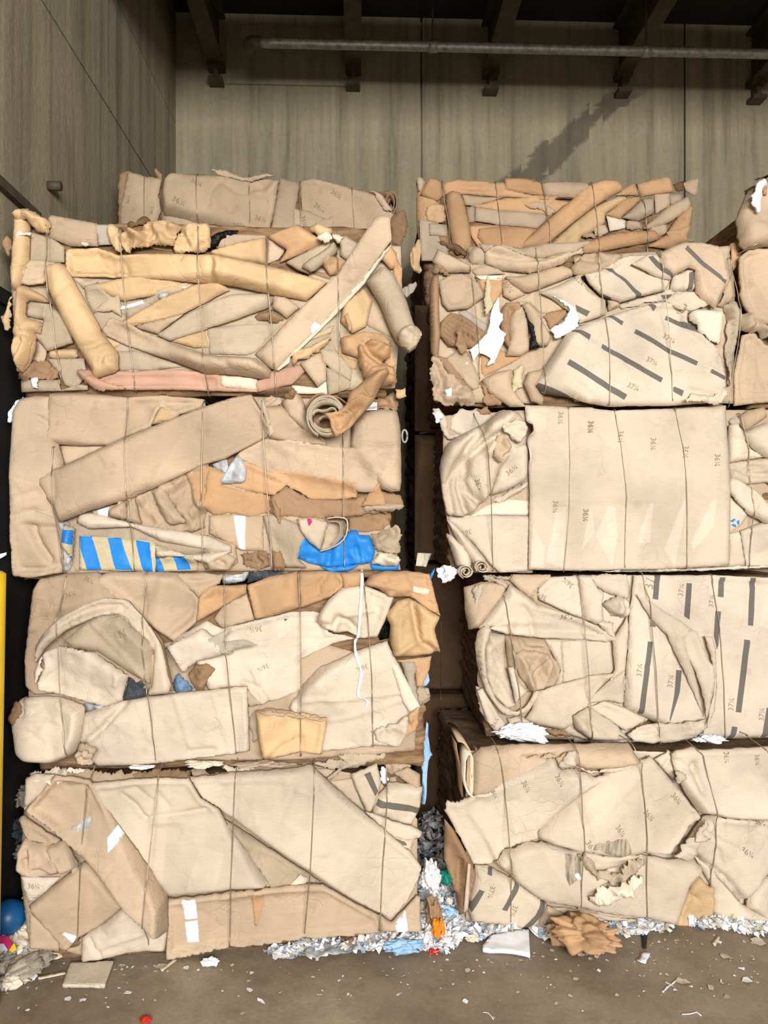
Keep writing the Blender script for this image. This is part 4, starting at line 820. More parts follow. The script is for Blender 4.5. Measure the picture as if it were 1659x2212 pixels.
# ------------------------------------------------------------------ far right: a bale standing on end
bFR = Bale('tall orange-brown bale standing on end at the right edge of the photo', 3.32, 1606, 1880, 2.245, 3.2, .8,
  ['b:1659,640 1659,690 d:1640,1320'], seed=61, wg=0)
bFR.wires = []
S = bFR.S
S('p', 'T', 'b:1530,180 1600,130 1659,100 2560,90 2560,690 1659,665 1500,692 1445,640 1425,420', r=40, h=.09, wr=.01)
S('p', 'T', 'd:1475,60 1540,5 1659,-10 2560,0 2560,700 1659,650 1560,590 1490,430 1468,160', r=40, h=.09, wr=.008, cr=[('d:1659,100 1640,400', .006, 20)])
S('p', 'T', 'd:1455,760 1560,730 1659,850 2560,860 2560,1350 1659,1340 1385,1370 1382,1100', r=14, h=.03, cr=[('d:1560,1000 1520,1350', .006, 4)])
S('c', 'G', 'd:1395,630 1440,580 1500,560 1560,600 1659,680 2560,700 2560,820 1659,800 1560,730 1440,740', wr=.03, ws=20, torn=4, h=.05)
S('c', 'W', 'b:1560,130 1640,100 1640,140 1605,220 1600,350 1585,395 1508,292 1545,220', edge='W', wr=.012, name='paper_sheet', lift=.03)
S('c', 'D', 'b:1490,190 1550,140 1560,200 1510,220', torn=3); S('c', 'O', 'b:1600,170 1659,150 1659,240 1620,220'); S('c', 'D', 'b:1580,80 1659,72 1659,120 1600,110', torn=3)
S('c', 'B', 'd:1410,470 1430,460 1500,520 1480,560', torn=3)
bFR.w2 = [P('b:1440,715 1500,690 1560,668 1659,664 2560,668')]
def horiz(bb, pts):
    p = P(pts); xs = np.arange(p[0, 0], p[-1, 0], 5.0); ys = np.interp(xs, p[:, 0], p[:, 1])
    hs = np.max([bb.samp(bb.H, bb.gx0, bb.gy0, xs, ys+d) for d in (-4, 0, 4)], 0); hs = np.maximum(hs, -.05)
    lx, lz = bb.loc(xs, ys, float(hs.mean())); V, Fc = tube([(a, -h-.003, c) for a, h, c in zip(lx, hs, lz)], .0035, 6); link('baling_wire', V, Fc, ['wire'], bb.e)
horiz(bFR, 'b:1440,715 1500,690 1560,668 1659,664 2560,668')

# ------------------------------------------------------------------ right front stack
bR4 = Bale('top bale of the right front stack, with white crumpled paper and black-striped board', 3.3, 944, 1590, 2.243, 2.945, .8,
  ['c:598,20 628,250 660,560 690,900 702,1140', 'c:1190,0 1215,400 1232,800 1250,1250', 'd:212,50 250,450 290,800 312,1360', 'd:722,55 788,480 830,850 850,1335', 'd:1340,100 1388,400 1392,900 1362,1370'], seed=42)
S = bR4.S
S('f', 'T', 'c:300,100 900,120 1500,200 1659,700 1200,1350 320,1340 290,700', h=.003); S('f', 'T', 'd:0,100 1340,0 1390,400 1380,1350 0,1340', h=.003)
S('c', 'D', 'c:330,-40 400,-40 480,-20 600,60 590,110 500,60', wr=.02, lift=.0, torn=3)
S('p', 'B', 'c:270,330 300,250 350,250 350,500 360,750 340,1000 280,900', r=14, tilt=(.1, 0), wr=.01)
S('p', 'T', 'c:295,130 340,20 430,68 540,120 625,165 622,218 420,218 335,165', r=16, h=.04, torn=1); S('c', 'B', 'c:300,150 340,150 420,215 440,250 360,260 300,240', wr=.03, torn=4)
S('f', 'T', 'c:620,205 740,158 830,188 912,242 680,262', wr=.008, lift=.01); S('c', 'G', 'c:598,-10 700,5 765,60 740,150 620,168', wr=.02)
S('p', 'O', 'c:655,258 892,260 890,400 850,470 770,555 735,425', r=10, bp=[('c:790,380', -.03, 25, 25)]); S('f', 'V', 'c:660,255 895,258 880,300 700,290', h=.004)
S('p', 'T', 'c:885,310 930,270 960,262 1095,412 970,468 900,425', r=12, h=.02, tx=[('36¼', 'c:938,360', 27, -60)])
S('p', 'T', 'c:905,262 1030,262 1400,160 1495,195 1515,245 1300,330 1100,402 960,330', r=20, h=.04, sm=1)
S('p', 'T', 'c:740,62 760,30 860,-20 1060,80 1250,95 1600,-10 d:90,60 0,75 c:1400,160 1130,235 900,205 760,155', r=12, h=.035, sm=0, torn=1.2, wr=.006, cr=[('c:780,60 1000,130 1250,120 1620,10', -.012, 4), ('c:860,190 1100,220 1400,130 1600,60', -.01, 3), ('c:760,20 950,50 1100,95', .01, 6), ('c:1200,180 1500,60', .006, 3)])
S('f', 'G', 'c:690,-20 1060,20 1250,-20 1659,-40 d:0,60 c:1400,60 1250,100 1050,90 850,-10 740,60', h=.012, wr=.006)
S('p', 'T', 'd:-20,180 100,60 210,45 430,70 335,205 100,255 0,245', r=16, h=.035, cr=[('d:20,95 120,110 300,150', -.015, 6), ('d:220,60 250,140 320,170', .012, 6)])
S('p', 'T', 'c:342,310 450,243 560,238 690,310 745,432 600,532 430,558 378,502', r=16, h=.04, wr=.01)
S('f', 'Q', 'c:495,568 570,543 772,682 740,745', h=.006)
S('p', 'B', 'c:362,652 450,568 540,590 620,632 745,742 740,802 640,872 430,862 355,772', r=20, h=.04, wr=.014, cr=[('c:470,610 600,700 740,790', -.02, 5), ('c:420,640 560,760 650,830', -.02, 5), ('c:400,720 520,830', -.018, 5), ('c:560,760 630,810', -.03, 5)])
S('c', 'B', 'c:480,720 560,730 590,900 540,930 500,880', torn=4, wr=.018)
S('f', 'O', 'c:695,915 860,882 960,930 1115,920 900,1040 715,1135', wr=.008)
S('f', 'B', 'c:325,940 420,960 645,1235 560,1225 440,1112', torn=1.5, h=.01); S('f', 'T', 'c:412,962 540,868 600,922 640,1002 702,1122 692,1212 640,1238 420,992', h=.014, torn=1)
S('c', 'T', 'c:285,960 340,942 420,1082 640,1242 662,1352 420,1355 310,1335 290,1202', wr=.03, torn=4, ws=22); S('c', 'W', 'c:393,1232 460,1208 467,1282 430,1297', torn=2, edge='W', name='paper_scrap')
S('c', 'B', 'c:700,1150 780,1202 900,1372 740,1345', torn=4, wr=.02); S('p', 'T', 'c:720,1142 830,1078 975,1050 975,1202 1095,1372 960,1375 780,1252', r=14)
S('f', 'T', 'c:1000,480 1090,440 1150,388 1240,388 1330,450 1455,542 1330,572 1225,582 1130,492', wr=.006, lift=.004)
S('c', 'B', 'c:1235,580 1455,545 1440,592 1300,722 1250,642', torn=3)
S('p', 'B', 'c:875,560 920,488 1040,478 1065,562 985,642 965,902 900,802 880,682', r=12, h=.05, wr=.016, cr=[('c:960,560 950,700 970,800', -.025, 5), ('c:900,540 1000,540', -.012, 5)])
S('p', 'T', 'c:955,600 1060,500 1112,622 1135,882 1060,932 930,935 960,800', r=12, h=.04, wr=.01); S('p', 'T', 'c:1055,500 1112,478 1212,572 1315,782 1282,852 1170,855 1130,682', r=14, h=.05)
S('c', 'X', 'c:1040,510 1065,530 1130,655 1165,700 1180,822 1225,862 1110,895 1140,780 1120,680', edge='X', name='plastic_film', h=.01, lift=-.01)
S('c', 'N', 'c:970,1200 985,1070 1060,1000 1085,1050 1060,1160 1075,1210 1020,1230 960,1290', wr=.014, name='paper_sheet')
S('p', 'T', 'c:1075,1180 1110,1080 1240,1050 1270,1000 1250,1140 1180,1200 1250,1290 1240,1360 1140,1330', r=12, h=.04, wr=.014, lift=.01)
S('p', 'P', 'c:1220,392 1400,322 1560,232 1640,240 d:60,262 130,382 282,452 292,572 240,602 0,682 c:1560,655 1450,545 1330,452 1260,412', r=14, h=.03, sm=0, st=['c:1510,508 1640,565 d:128,577 112,610 c:1600,600 1525,562'], tx=[('37¼', 'c:1530,310', 24, 147)])
S('p', 'T', 'd:280,455 400,480 390,520 300,560', r=6)
S('p', 'P', 'd:95,242 230,208 430,88 645,68 745,202 855,262 802,372 690,402 400,482 250,422 150,332', r=12, h=.045, sm=0, lift=.008, st=['d:238,206 330,204 440,285 530,385 580,428 530,442 430,312 330,232', 'd:100,245 130,320 200,385 260,418 400,480 385,492 250,430 140,345'])
S('f', 'X', 'd:38,265 92,270 160,360 252,418 300,520 288,532 240,440 120,345', edge='X', name='strap_strip', h=.004)
S('p', 'P', 'd:490,160 640,72 722,58 855,240 832,292 700,262', r=10, h=.025, st=['d:628,102 672,92 852,235 842,285 700,182'])
S('p', 'T', 'd:718,62 850,0 960,-40 1120,-35 1252,-12 1332,80 1345,250 1312,332 1215,535 1130,480 1050,402 1050,202 1000,182 850,262 740,202', r=16, h=.045, sm=0, lift=.01, torn=.7, st=['d:965,3 1322,298 1302,332 940,40'], cr=[('d:1120,480 1200,330', -.006, 8), ('d:1330,90 1290,300', -.008, 6)])
S('p', 'P', 'd:845,260 980,202 1030,208 1048,385 838,385', r=8, wr=.01, st=['d:980,238 1030,213 1006,378 965,380'], cr=[('d:870,260 850,380', -.012, 4), ('d:920,250 910,380', -.01, 4)])
S('f', 'O', 'd:1338,-15 1420,-52 1467,115 1360,222 1342,120', h=.012); S('f', 'T', 'd:1215,525 1310,332 1370,238 1392,432 1270,535', h=.012)
S('p', 'P', 'd:-60,700 270,602 400,562 690,482 785,460 1150,492 1002,562 992,642 1275,882 1315,942 1322,1202 1272,1335 840,1365 310,1370 100,1335 0,1305 c:1500,1295 1250,1255 1165,1182 1290,990 1450,742 1600,660', r=14, h=.045, sm=0, lift=.008, wr=.004,
  st=['c:1440,988 d:455,1278 430,1322 c:1418,1030', 'd:230,853 760,1135 740,1175 215,890', 'd:535,712 1070,990 1050,1028 515,750', 'd:830,575 920,618 1150,750 1130,768 815,612', 'd:610,484 660,475 728,510 712,545', 'd:270,590 310,585 428,648 412,685', 'c:1500,715 1630,775 1610,825 1478,740', 'd:1180,1055 1300,1120 1290,1155 1162,1090', 'd:860,1205 935,1245 920,1295 840,1240', 'c:1195,1175 1659,1360 1500,1372 1170,1205'],
  tx=[('37¼', 'd:668,995', 26, -22), ('37¼', 'd:505,1215', 26, -22), ('37¼', 'd:840,785', 28, -30), ('3', 'd:945,530', 8, -15)], cr=[('d:0,1180 160,1300', -.008, 5), ('d:380,1100 440,1000', -.003, 5), ('d:970,1240 1200,1290', -.01, 4)], bp=[('d:1290,950', -.03, 10, 22)])
S('f', 'P', 'd:385,505 690,408 790,378 880,388 1040,390 1050,440 890,432 780,462 690,482 410,545', h=.012, wr=.008, torn=2, lift=.006, cr=[('d:410,520 690,440 880,410', -.008, 3)], st=['d:750,420 885,412 880,432 760,460'])
S('f', 'P', 'd:780,462 880,400 1035,395 1090,450 1160,490 1130,520 1000,560 900,540', torn=2, h=.008, tx=[('3', 'd:945,540', 8, -15)])
S('c', 'V', 'd:995,585 1050,538 1302,538 1285,700 1255,852 1150,802 1060,700', wr=.012, h=.03, name='plastic_film'); S('l', 'R', 'd:985,590 1000,590 992,640 982,630', name='red_print')
S('c', 'P', 'd:900,1340 1000,1270 1200,1300 1290,1200 1340,1250 1270,1350', wr=.02, torn=3); S('p', 'G', 'd:1290,510 1390,455 1445,560 1405,802 1360,1000 1340,1200 1310,1200 1300,900 1320,600', r=8, wr=.016, torn=2, cr=[('d:1310,530 1350,700 1320,900', -.03, 4), ('d:1360,800 1340,1000', -.02, 4)])
S('c', 'N', 'c:735,592 740,440 755,300 772,250 800,420 806,525 775,580', wr=.008, h=.01, lift=.02, edge='N', name='paper_sheet')
S('c', 'W', 'c:815,500 860,438 868,572 902,612 862,692 875,720 922,762 872,882 822,1002 748,1034 790,968 735,930 690,922 645,990 625,930 605,890 690,822 760,752 790,602', wr=.012, h=.012, lift=.03, edge='W', sm=0, torn=1, name='paper_sheet', gv=0)
S('c', 'W', 'c:568,1012 607,962 597,1028', edge='W', name='paper_scrap'); S('c', 'W', 'c:1325,432 1430,480 1505,530 1548,622 1542,692 1490,722 1340,802 1303,722 1425,642 1465,550', wr=.010, h=.012, lift=.03, edge='W', sm=0, name='paper_sheet', gv=0)
bR4.done()

bR3 = Bale('second bale down the right front stack, fronted by one big flat printed sheet', 3.31, 958, 1726, 1.5, 2.243, .8,
  ['e:668,110 700,280 740,450 790,850 840,1485', 'e:1453,80 1468,500 1460,1000 1412,1480', 'f:345,100 405,400 450,850 432,1450', 'f:868,85 940,450 970,1000 972,1465', 'f:1425,130 1490,450 1530,1000 1520,1440'], seed=32)
S = bR3.S
S('f', 'T', 'e:380,150 1150,100 1150,1490 500,1490 390,900', h=.003); S('f', 'T', 'f:1250,100 1900,100 1900,1450 1250,1450', h=.003)
S('f', 'P', 'e:440,270 450,175 525,92 600,105 690,88 805,150 700,300 560,320', torn=2); S('c', 'P', 'e:280,90 350,78 425,200 432,320 505,300 525,335 420,348', wr=.02, torn=2, lift=.01); S('c', 'W', 'e:290,120 360,110 380,170 330,220', torn=3, edge='W', name='paper_scrap', lift=.01)
S('c', 'B', 'e:660,90 760,70 800,130 700,150', torn=3)
S('f', 'P', 'e:415,1010 600,1000 1060,1005 1125,1010 1118,1475 870,1492 780,1405 640,1235 420,1050', h=.014, tx=[('36¼', 'e:570,1145', 25, 190)], lift=.01)
S('f', 'V', 'e:600,1010 760,915 940,865 1125,878 1125,1000 1000,1002 800,1000', h=.012, cr=[('e:680,985 900,940 1120,940', -.01, 3), ('e:720,960 900,900 1120,900', -.008, 3)])
S('p', 'P', 'e:360,560 420,385 560,298 770,190 890,88 1040,112 1100,200 1110,400 1000,500 880,600 800,830 730,905 600,1015 430,1002 385,820', r=36, h=.09, wr=.006, sm=1,
  cr=[('e:740,230 600,400 500,560 430,740', -.03, 7), ('e:720,290 600,440 520,620 520,760 600,1000', -.036, 7), ('e:880,290 720,400 590,520 570,700 600,800 720,905', -.036, 7), ('e:820,200 700,330 560,500', .02, 10), ('e:960,130 820,300 760,470', .02, 9), ('e:440,800 470,990', -.02, 6), ('e:630,680 730,880', -.015, 5)], tx=[('36¼', 'e:690,740', 24, -70)])
S('c', 'T', 'e:800,480 850,320 900,300 970,400 960,450 900,490 890,560', wr=.03, h=.03); S('c', 'P', 'e:880,250 920,210 1010,188 1090,190 1112,290 1050,375 960,340', wr=.035, h=.04, ws=22)
S('p', 'P', 'e:795,830 870,600 920,500 960,430 1112,388 1122,690 930,792', r=24, h=.06, sm=1, tx=[('36¼', 'e:970,615', 26, 40)], cr=[('e:1000,500 900,700', .01, 12)])
S('c', 'P', 'e:790,880 930,800 1120,700 1110,760 960,840 880,900', wr=.014, torn=3)
S('t', 'P', 'e:410,1030 470,1060 640,1235 775,1400 690,1470 560,1310', r=20, h=.06, lift=.01); S('t', 'P', 'e:410,1150 480,1180 600,1320 645,1440 530,1520 470,1340', r=20, h=.06)
bR3.ribbon(spiral('e:720,1445', 15, 4, 2.2, 2.5, seed=5), .12, .04, 'P', 1.8); bR3.ribbon(spiral('e:582,1485', 16, 4, 2.4, 2.0, seed=6), .13, .04, 'P', 1.8)
S('p', 'P', 'f:1440,1140 1659,1050 1900,1000 1900,1430 1500,1445', r=14, wr=.012); S('f', 'P', 'f:1320,1165 1432,1128 1485,1435 1320,1445', h=.012)
S('p', 'P', 'f:1330,560 1659,510 1900,500 1900,900 1659,720 1500,740 1340,690', r=14, wr=.014, cr=[('f:1360,590 1500,640 1659,660', -.02, 5), ('f:1400,570 1600,600', -.015, 4)])
S('f', 'P', 'f:1325,840 1420,880 1508,990 1430,1090 1325,1165', h=.012)
S('p', 'P', 'f:1340,700 1380,676 1490,722 1600,800 1659,880 1900,900 1900,1100 1659,1075 1530,1002 1400,870 1345,800', r=14, h=.04, wr=.01, torn=1)
S('p', 'P', 'f:1470,300 1560,250 1659,205 1900,200 1900,520 1659,505 1540,420', r=16, h=.04, wr=.01); S('p', 'P', 'f:1330,235 1402,195 1470,310 1525,430 1655,500 1335,552', r=14, h=.035, wr=.010, cr=[('f:1350,350 1450,370', -.01, 4)])
S('f', 'P', 'f:1320,185 1430,128 1445,205 1340,240', wr=.006); S('p', 'T', 'f:1425,150 1500,100 1640,75 1659,160 1480,282 1430,222', r=12, h=.03)
S('f', 'P', 'e:1083,58 1300,66 1659,78 f:200,90 340,102 600,95 870,85 1302,62 1322,400 1342,800 1332,1435 1200,1442 860,1462 420,1472 e:1400,1474 1113,1463 1125,800', r=9, h=.016, wr=.0035, ws=110, lift=.025, nc=2, stm='Z', torn=.4,
  st=['f:295,932 362,932 380,1180 330,1440 190,1180', 'f:640,920 680,890 650,1240 540,1240', 'f:945,860 960,900 890,1290 860,1440 770,1290', 'f:1150,900 1200,850 1180,1100 1020,1300 1000,1240', 'f:150,925 190,1140 70,1300 110,1100', 'e:1360,930 1440,930 1420,1450 1260,1400', 'e:1150,1080 1250,1280 1240,1450 1130,1440'],
  tx=[(t, q, 26, -94) for t, q in (('36¼', 'e:1385,170'), ('36¼', 'e:1638,250'), ('36¼', 'f:145,248'), ('36¼', 'f:405,330'), ('36¼', 'f:672,395'), ('36¼', 'f:948,465'), ('36¼', 'f:1200,537'), ('36¼', 'e:1340,930'), ('36¼', 'e:1602,1000'), ('36¼', 'f:100,1005'))],
  cr=[('e:1125,490 1659,500 f:600,490 900,490', -.003, 4), ('f:0,925 500,915 700,910', -.003, 5)], bp=[('f:620,700', .012, 60, 60), ('f:150,700', .012, 60, 60), ('f:1150,700', .010, 50, 60)])
S('f', 'V', 'e:1100,1470 1659,1475 f:420,1464 860,1458 1330,1438 1659,1420 1900,1415 1900,1440 1659,1446 1200,1472 560,1492', h=.008, r=3, torn=1, res=5)
# blue recycling mark printed on the small flap
def recycle(bb, c):
    p = P(c)[0]; V = []; Fc = []
    for k in range(3):
        for i in range(7):
            a = math.radians(k*120+i*13-30); 
            for r in (4.0, 9.0 if i < 5 else (11.0 if i == 5 else 4.3)):
                x, y = p[0]+r*math.cos(a), p[1]-r*math.sin(a); h = float(bb.samp(bb.H, bb.gx0, bb.gy0, np.array([x]), np.array([y]))[0])+.002
                lx, lz = bb.loc(np.array([x]), np.array([y]), h); V.append((lx[0], -h, lz[0]))
            if i: n = len(V); Fc.append((n-4, n-2, n-1, n-3))
    link('recycling_mark', V, Fc, ['U'], bb.e)
recycle(bR3, 'f:1380,1065')
bR3.done()

bR2 = Bale('third bale down the right front stack, with rolled sheets and striped board', 3.29, 1032, 1762, .752, 1.5, .8,
  ['g:745,270 800,560 860,1000 915,1390 925,1500', 'g:1398,100 1440,500 1465,900 1480,1505', 'h:610,80 655,350 700,900 720,1530', 'h:1190,90 1250,500 1275,1000 1272,1500'], seed=22)
S = bR2.S
S('f', 'T', 'g:560,150 1500,90 1500,1500 700,1480 520,1000', h=.003); S('f', 'P', 'h:0,90 600,90 600,1520 0,1520', h=.003)
S('p', 'T', 'g:415,200 560,150 765,170 745,265 545,545 450,562 420,400', r=14, tilt=(.04, 0)); S('c', 'G', 'g:560,100 700,110 800,160 770,210 650,150', wr=.024, torn=4); S('c', 'P', 'g:470,200 570,150 560,240 490,390 500,300', torn=3)
S('c', 'G', 'g:590,90 850,95 830,150 700,120', wr=.02, torn=3)
S('p', 'P', 'h:-40,650 340,655 365,720 352,905 320,945 g:1250,1015 1235,650', r=5, h=.006, cr=[('g:1355,660 1360,980', .003, 3), ('h:300,670 295,940', -.004, 3), ('h:0,800 200,790 340,770', -.003, 5)])
S('p', 'P', 'g:1095,638 1245,640 1252,1012 1180,1035 1235,905', r=8, h=.03); S('p', 'P', 'g:570,720 600,575 765,595 760,860 822,1080 855,1205 780,1235 640,1092 582,902', r=18, h=.03, bp=[('g:690,800', -.03, 25, 40)], cr=[('g:600,640 680,800 760,980', -.008, 4), ('g:580,900 700,1000 800,1150', -.010, 5)])
S('p', 'T', 'g:755,605 880,618 1100,638 1238,905 1182,1035 980,1092 830,1085 790,862', r=14, h=.03, wr=.012, cr=[('g:880,620 900,700 1060,720', -.025, 5), ('g:1110,640 1180,800 1230,910', -.012, 4)])
S('c', 'T', 'g:815,762 880,740 960,735 1135,758 1172,852 1115,1062 970,1092 855,905', wr=.02, cr=[('g:900,800 960,940 1000,1060', .015, 6), ('g:1130,800 1000,960', -.014, 5)], bp=[('g:970,720', -.04, 12, 5)])
S('p', 'P', 'g:780,880 830,870 870,1000 950,1085 850,1200', r=10)
S('p', 'P', 'g:1015,1085 1250,1012 1460,968 h:120,960 335,930 470,960 430,1220 380,1420 g:1500,1490 1460,1505 1330,1465 1280,1435 1080,1392 930,1322 985,1240', r=10, h=.025, sm=0, wr=.008, cr=[('g:1030,1110 1250,1060', -.008, 5), ('g:1440,1190 1500,1100 h:350,900', .014, 5), ('g:1080,1390 1250,1420 1320,1380', -.018, 5), ('g:1140,1160 1180,1240', .006, 4)])
S('p', 'P', 'h:100,1195 300,1000 440,890 425,1195 300,1170', r=10, h=.02); S('p', 'P', 'h:335,655 470,440 478,600 445,905 310,1000 352,905', r=12, h=.035)
S('p', 'P', 'h:130,1225 260,1168 425,1220 650,1330 520,1395 440,1425', r=10, h=.03, sm=0); S('p', 'P', 'h:-10,1290 140,1225 385,1390 485,1505 340,1515 150,1505 10,1405', r=12, h=.03, wr=.012, sm=0, torn=1, cr=[('h:150,1260 420,1440', -.01, 4), ('h:50,1300 300,1440', -.008, 4)])
S('p', 'T', 'g:795,130 830,85 1150,86 1155,115 1040,205 1035,345 900,235', r=10, tx=[('36¼', 'g:990,250', 22, 75)])
S('p', 'P', 'g:1025,250 1040,200 1150,105 1385,95 1440,472 1300,420 1200,372 1050,300', r=12, h=.03, sm=0, tx=[('36¼', 'g:1290,150', 26, 140), ('36¼', 'g:1060,260', 24, 150)])
S('p', 'P', 'g:1380,90 1500,95 h:210,200 265,262 245,335 260,480 200,520 g:1440,475', r=10, wr=.01, tilt=(.01, 0)); S('c', 'P', 'h:130,90 300,80 462,78 482,200 475,300 360,265 230,215', wr=.014, torn=2)
S('p', 'P', 'g:530,545 740,258 800,168 905,232 1040,342 1200,390 1432,472 1560,530 h:250,560 345,612 380,640 g:1640,665 1440,645 1100,632 810,602 700,565 625,535', r=12, h=.04, sm=0, lift=.008, cr=[('g:900,360 960,430 1000,600', -.012, 5), ('g:760,480 980,490 1200,500', .006, 5), ('g:820,180 940,260 1040,350', -.014, 5)], tx=[('36¼', 'g:1280,450', 26, 0)])
S('c', 'P', 'h:245,345 370,265 475,300 495,430 440,472 330,435', wr=.024, h=.035, torn=2, cr=[('h:250,350 310,420 440,465', -.02, 5)]); S('c', 'P', 'h:190,490 330,480 370,640 290,600 250,550', wr=.018)
S('c', 'P', 'g:505,1040 540,1040 570,1130 580,1250 640,1370 600,1340 530,1210', torn=2); S('p', 'P', 'g:520,1080 570,1055 700,1280 765,1355 785,1475 700,1475 600,1335', r=12, h=.03, tx=[('36¼', 'g:670,1340', 20, 60)])
S('p', 'P', 'g:775,1315 900,1298 1085,1405 1050,1475 820,1445', r=12, wr=.012, cr=[('g:860,1310 830,1420', -.012, 4)]); S('c', 'B', 'g:1080,1385 1300,1440 1340,1380 1320,1470 1150,1460', wr=.02, torn=3)
S('p', 'P', 'g:498,690 520,580 560,530 620,522 645,552 585,740 605,1000 700,1182 850,1268 940,1220 1010,1075 1045,1078 1050,1120 965,1262 880,1305 740,1285 600,1102 528,902', r=8, h=.045, sm=1, lift=.012, cr=[('g:540,600 530,760 560,940 640,1120 760,1250 880,1290 960,1240 1030,1110', -.012, 3), ('g:520,700 540,900 620,1090', -.008, 3), ('g:560,740 580,940 680,1150 850,1265', .006, 3)])
S('p', 'V', 'g:618,545 660,520 780,515 790,600 700,570', r=8, h=.02)
S('f', 'P', 'h:478,440 522,90 700,92 1200,92 1659,112 1950,120 1950,1500 1659,1485 1280,1502 1100,1502 900,1510 720,1365 425,1222 450,870', r=10, h=.025, lift=.012, wr=.004, ws=100,
  st=['h:695,90 742,93 724,302 678,292', 'h:972,158 1020,162 992,472 943,440', 'h:1260,108 1307,110 1298,284 1250,278', 'h:1518,112 1565,113 1575,200 1560,400 1545,528 1500,521 1515,330 1527,220', 'h:626,653 673,659 575,1272 527,1263', 'h:863,893 912,899 885,1080 800,1325 793,1312 835,1110', 'h:655,478 700,520 696,534 652,530', 'h:1228,400 1275,406 1245,690 1227,730 1200,610', 'h:1466,643 1518,650 1420,1260 1371,1253', 'h:1335,1373 1383,1380 1365,1450 1345,1505 1293,1505 1320,1440', 'h:1640,1218 1700,1230 1680,1420 1630,1478 1587,1472', 'h:1030,1430 1090,1400 1070,1500 1020,1500', 'h:1750,300 1800,300 1760,700 1710,700'],
  tx=[(t, q, 26, 82) for t, q in (('37¼', 'h:925,215'), ('37¼', 'h:1197,312'), ('37¼', 'h:547,890'), ('37¼', 'h:812,985'), ('37¼', 'h:1340,1187'), ('37¼', 'h:1597,1272'), ('37', 'h:655,160'))], cr=[('h:480,870 700,860 900,870', -.003, 4), ('h:1240,610 1659,660', -.003, 4)])
S('f', 'P', 'h:540,248 640,300 780,400 900,470 1040,570 1060,640 950,640 990,760 1050,950 1090,1150 1120,1305 1060,1180 945,925 855,735 800,600 700,500 600,360', torn=1, h=.012, lift=.012, wr=.005, tilt=(-.02, 0), cr=[('h:560,270 680,460 850,730', -.01, 4)])
S('f', 'P', 'h:945,640 1000,560 1060,575 1075,620 1140,800 1192,870 1200,1000 1170,1150 1132,1320 1110,1150 1050,930 985,790', torn=1, h=.014, lift=.03, tilt=(.05, 0), wr=.006)
S('f', 'P', 'h:1128,612 1200,620 1225,720 1230,1000 1200,1250 1130,1400 1150,1200 1200,1000 1196,860', torn=.8, h=.02, lift=.02)
S('p', 'P', 'h:485,1480 560,1410 650,1378 900,1350 1115,1315 1105,1400 1000,1470 860,1520 700,1545 540,1535', r=8, h=.035, wr=.012, sm=0, torn=1.5, lift=.01, cr=[('h:560,1440 800,1400 1100,1340', -.014, 4), ('h:600,1490 900,1440 1090,1380', -.014, 4), ('h:740,1480 1000,1400', .01, 4)])
bR2.done()

bR1 = Bale('bottom bale of the right front stack, with a grey smear on its front', 3.09, 992, 1830, 0.0, .735, .9,
  ['i:765,215 790,330 815,480 850,800 890,1300 897,1745', 'i:1440,215 1475,500 1497,1000 1505,1680', 'j:510,205 560,310 590,600 630,1000 628,1700', 'j:1050,225 1115,290 1150,500 1210,1000 1212,1450', 'j:1580,170 1700,300 1720,1600'], seed=12, slope=.07)
S = bR1.S
S('f', 'T', 'i:520,250 1659,230 1659,1700 500,1700 500,600', h=.003); S('f', 'P', 'j:200,260 1950,260 1950,1680 200,1680', h=.003)
S('p', 'B', 'i:325,850 400,925 545,1200 575,1275 505,1600 440,1645 425,1500 320,1200', r=14, tilt=(.08, 0), wr=.012, cr=[('i:450,1180 430,1550', -.02, 6)]); S('f', 'P', 'i:515,1200 540,1210 520,1600 480,1640', h=.01)
S('p', 'T', 'i:1100,1765 1200,1570 1345,1640 1300,1725 1200,1795', r=10, wr=.01)
S('p', 'T', 'i:570,300 640,235 800,225 1000,205 1440,215 1659,200 j:500,205 560,300 605,372 380,412 100,425 i:1440,395 1310,390 1100,470 700,640 560,650', r=26, h=.05, wr=.006, sm=0, cr=[('i:985,310 1100,300 1250,285 1330,260', -.014, 5), ('i:1250,285 1310,390', -.012, 5)])
bR1.ribbon('i:560,640 510,600 490,500 490,400 500,310 525,270 555,290 565,400 560,560 548,620', .05, -.16, 'V', 3.5, off=(3, 0)); bR1.ribbon('i:610,620 625,500 630,380 610,260', .05, -.06, 'V', 3)
bR1.ribbon('i:430,160 480,170 520,220 540,262', .02, -.25, 'T', 4); bR1.ribbon('i:470,640 455,400 420,240 415,180', -.02, -.2, 'B', 3)
S('p', 'P', 'j:870,300 900,270 1050,238 1112,260 1400,240 1659,228 1950,225 1950,870 1659,852 1300,832 1090,792 980,632 880,422', r=30, h=.06, sm=0, cr=[('j:1050,380 1070,500 1095,580', -.02, 7), ('j:900,350 1000,420 1040,420', -.012, 8)], tx=[('36¼', 'j:1310,310', 24, -85), ('36¼', 'j:1575,330', 24, -85)])
S('p', 'P', 'j:690,320 820,248 865,300 872,525 780,425', r=8, wr=.012, cr=[('j:820,260 770,400', -.016, 4), ('j:845,290 780,410', -.014, 3)]); S('c', 'P', 'j:870,420 960,450 975,490 890,540', wr=.02)
S('c', 'T', 'i:1000,310 1130,280 1260,285 1300,400 1450,390 1440,300 1330,260 1240,300', torn=3); S('c', 'P', 'i:1290,370 1370,260 1450,260 1460,380 1330,405', wr=.014, torn=2)
S('c', 'P', 'j:0,380 120,415 380,380 540,390 580,420 430,415 320,440 100,430', torn=3, wr=.012)
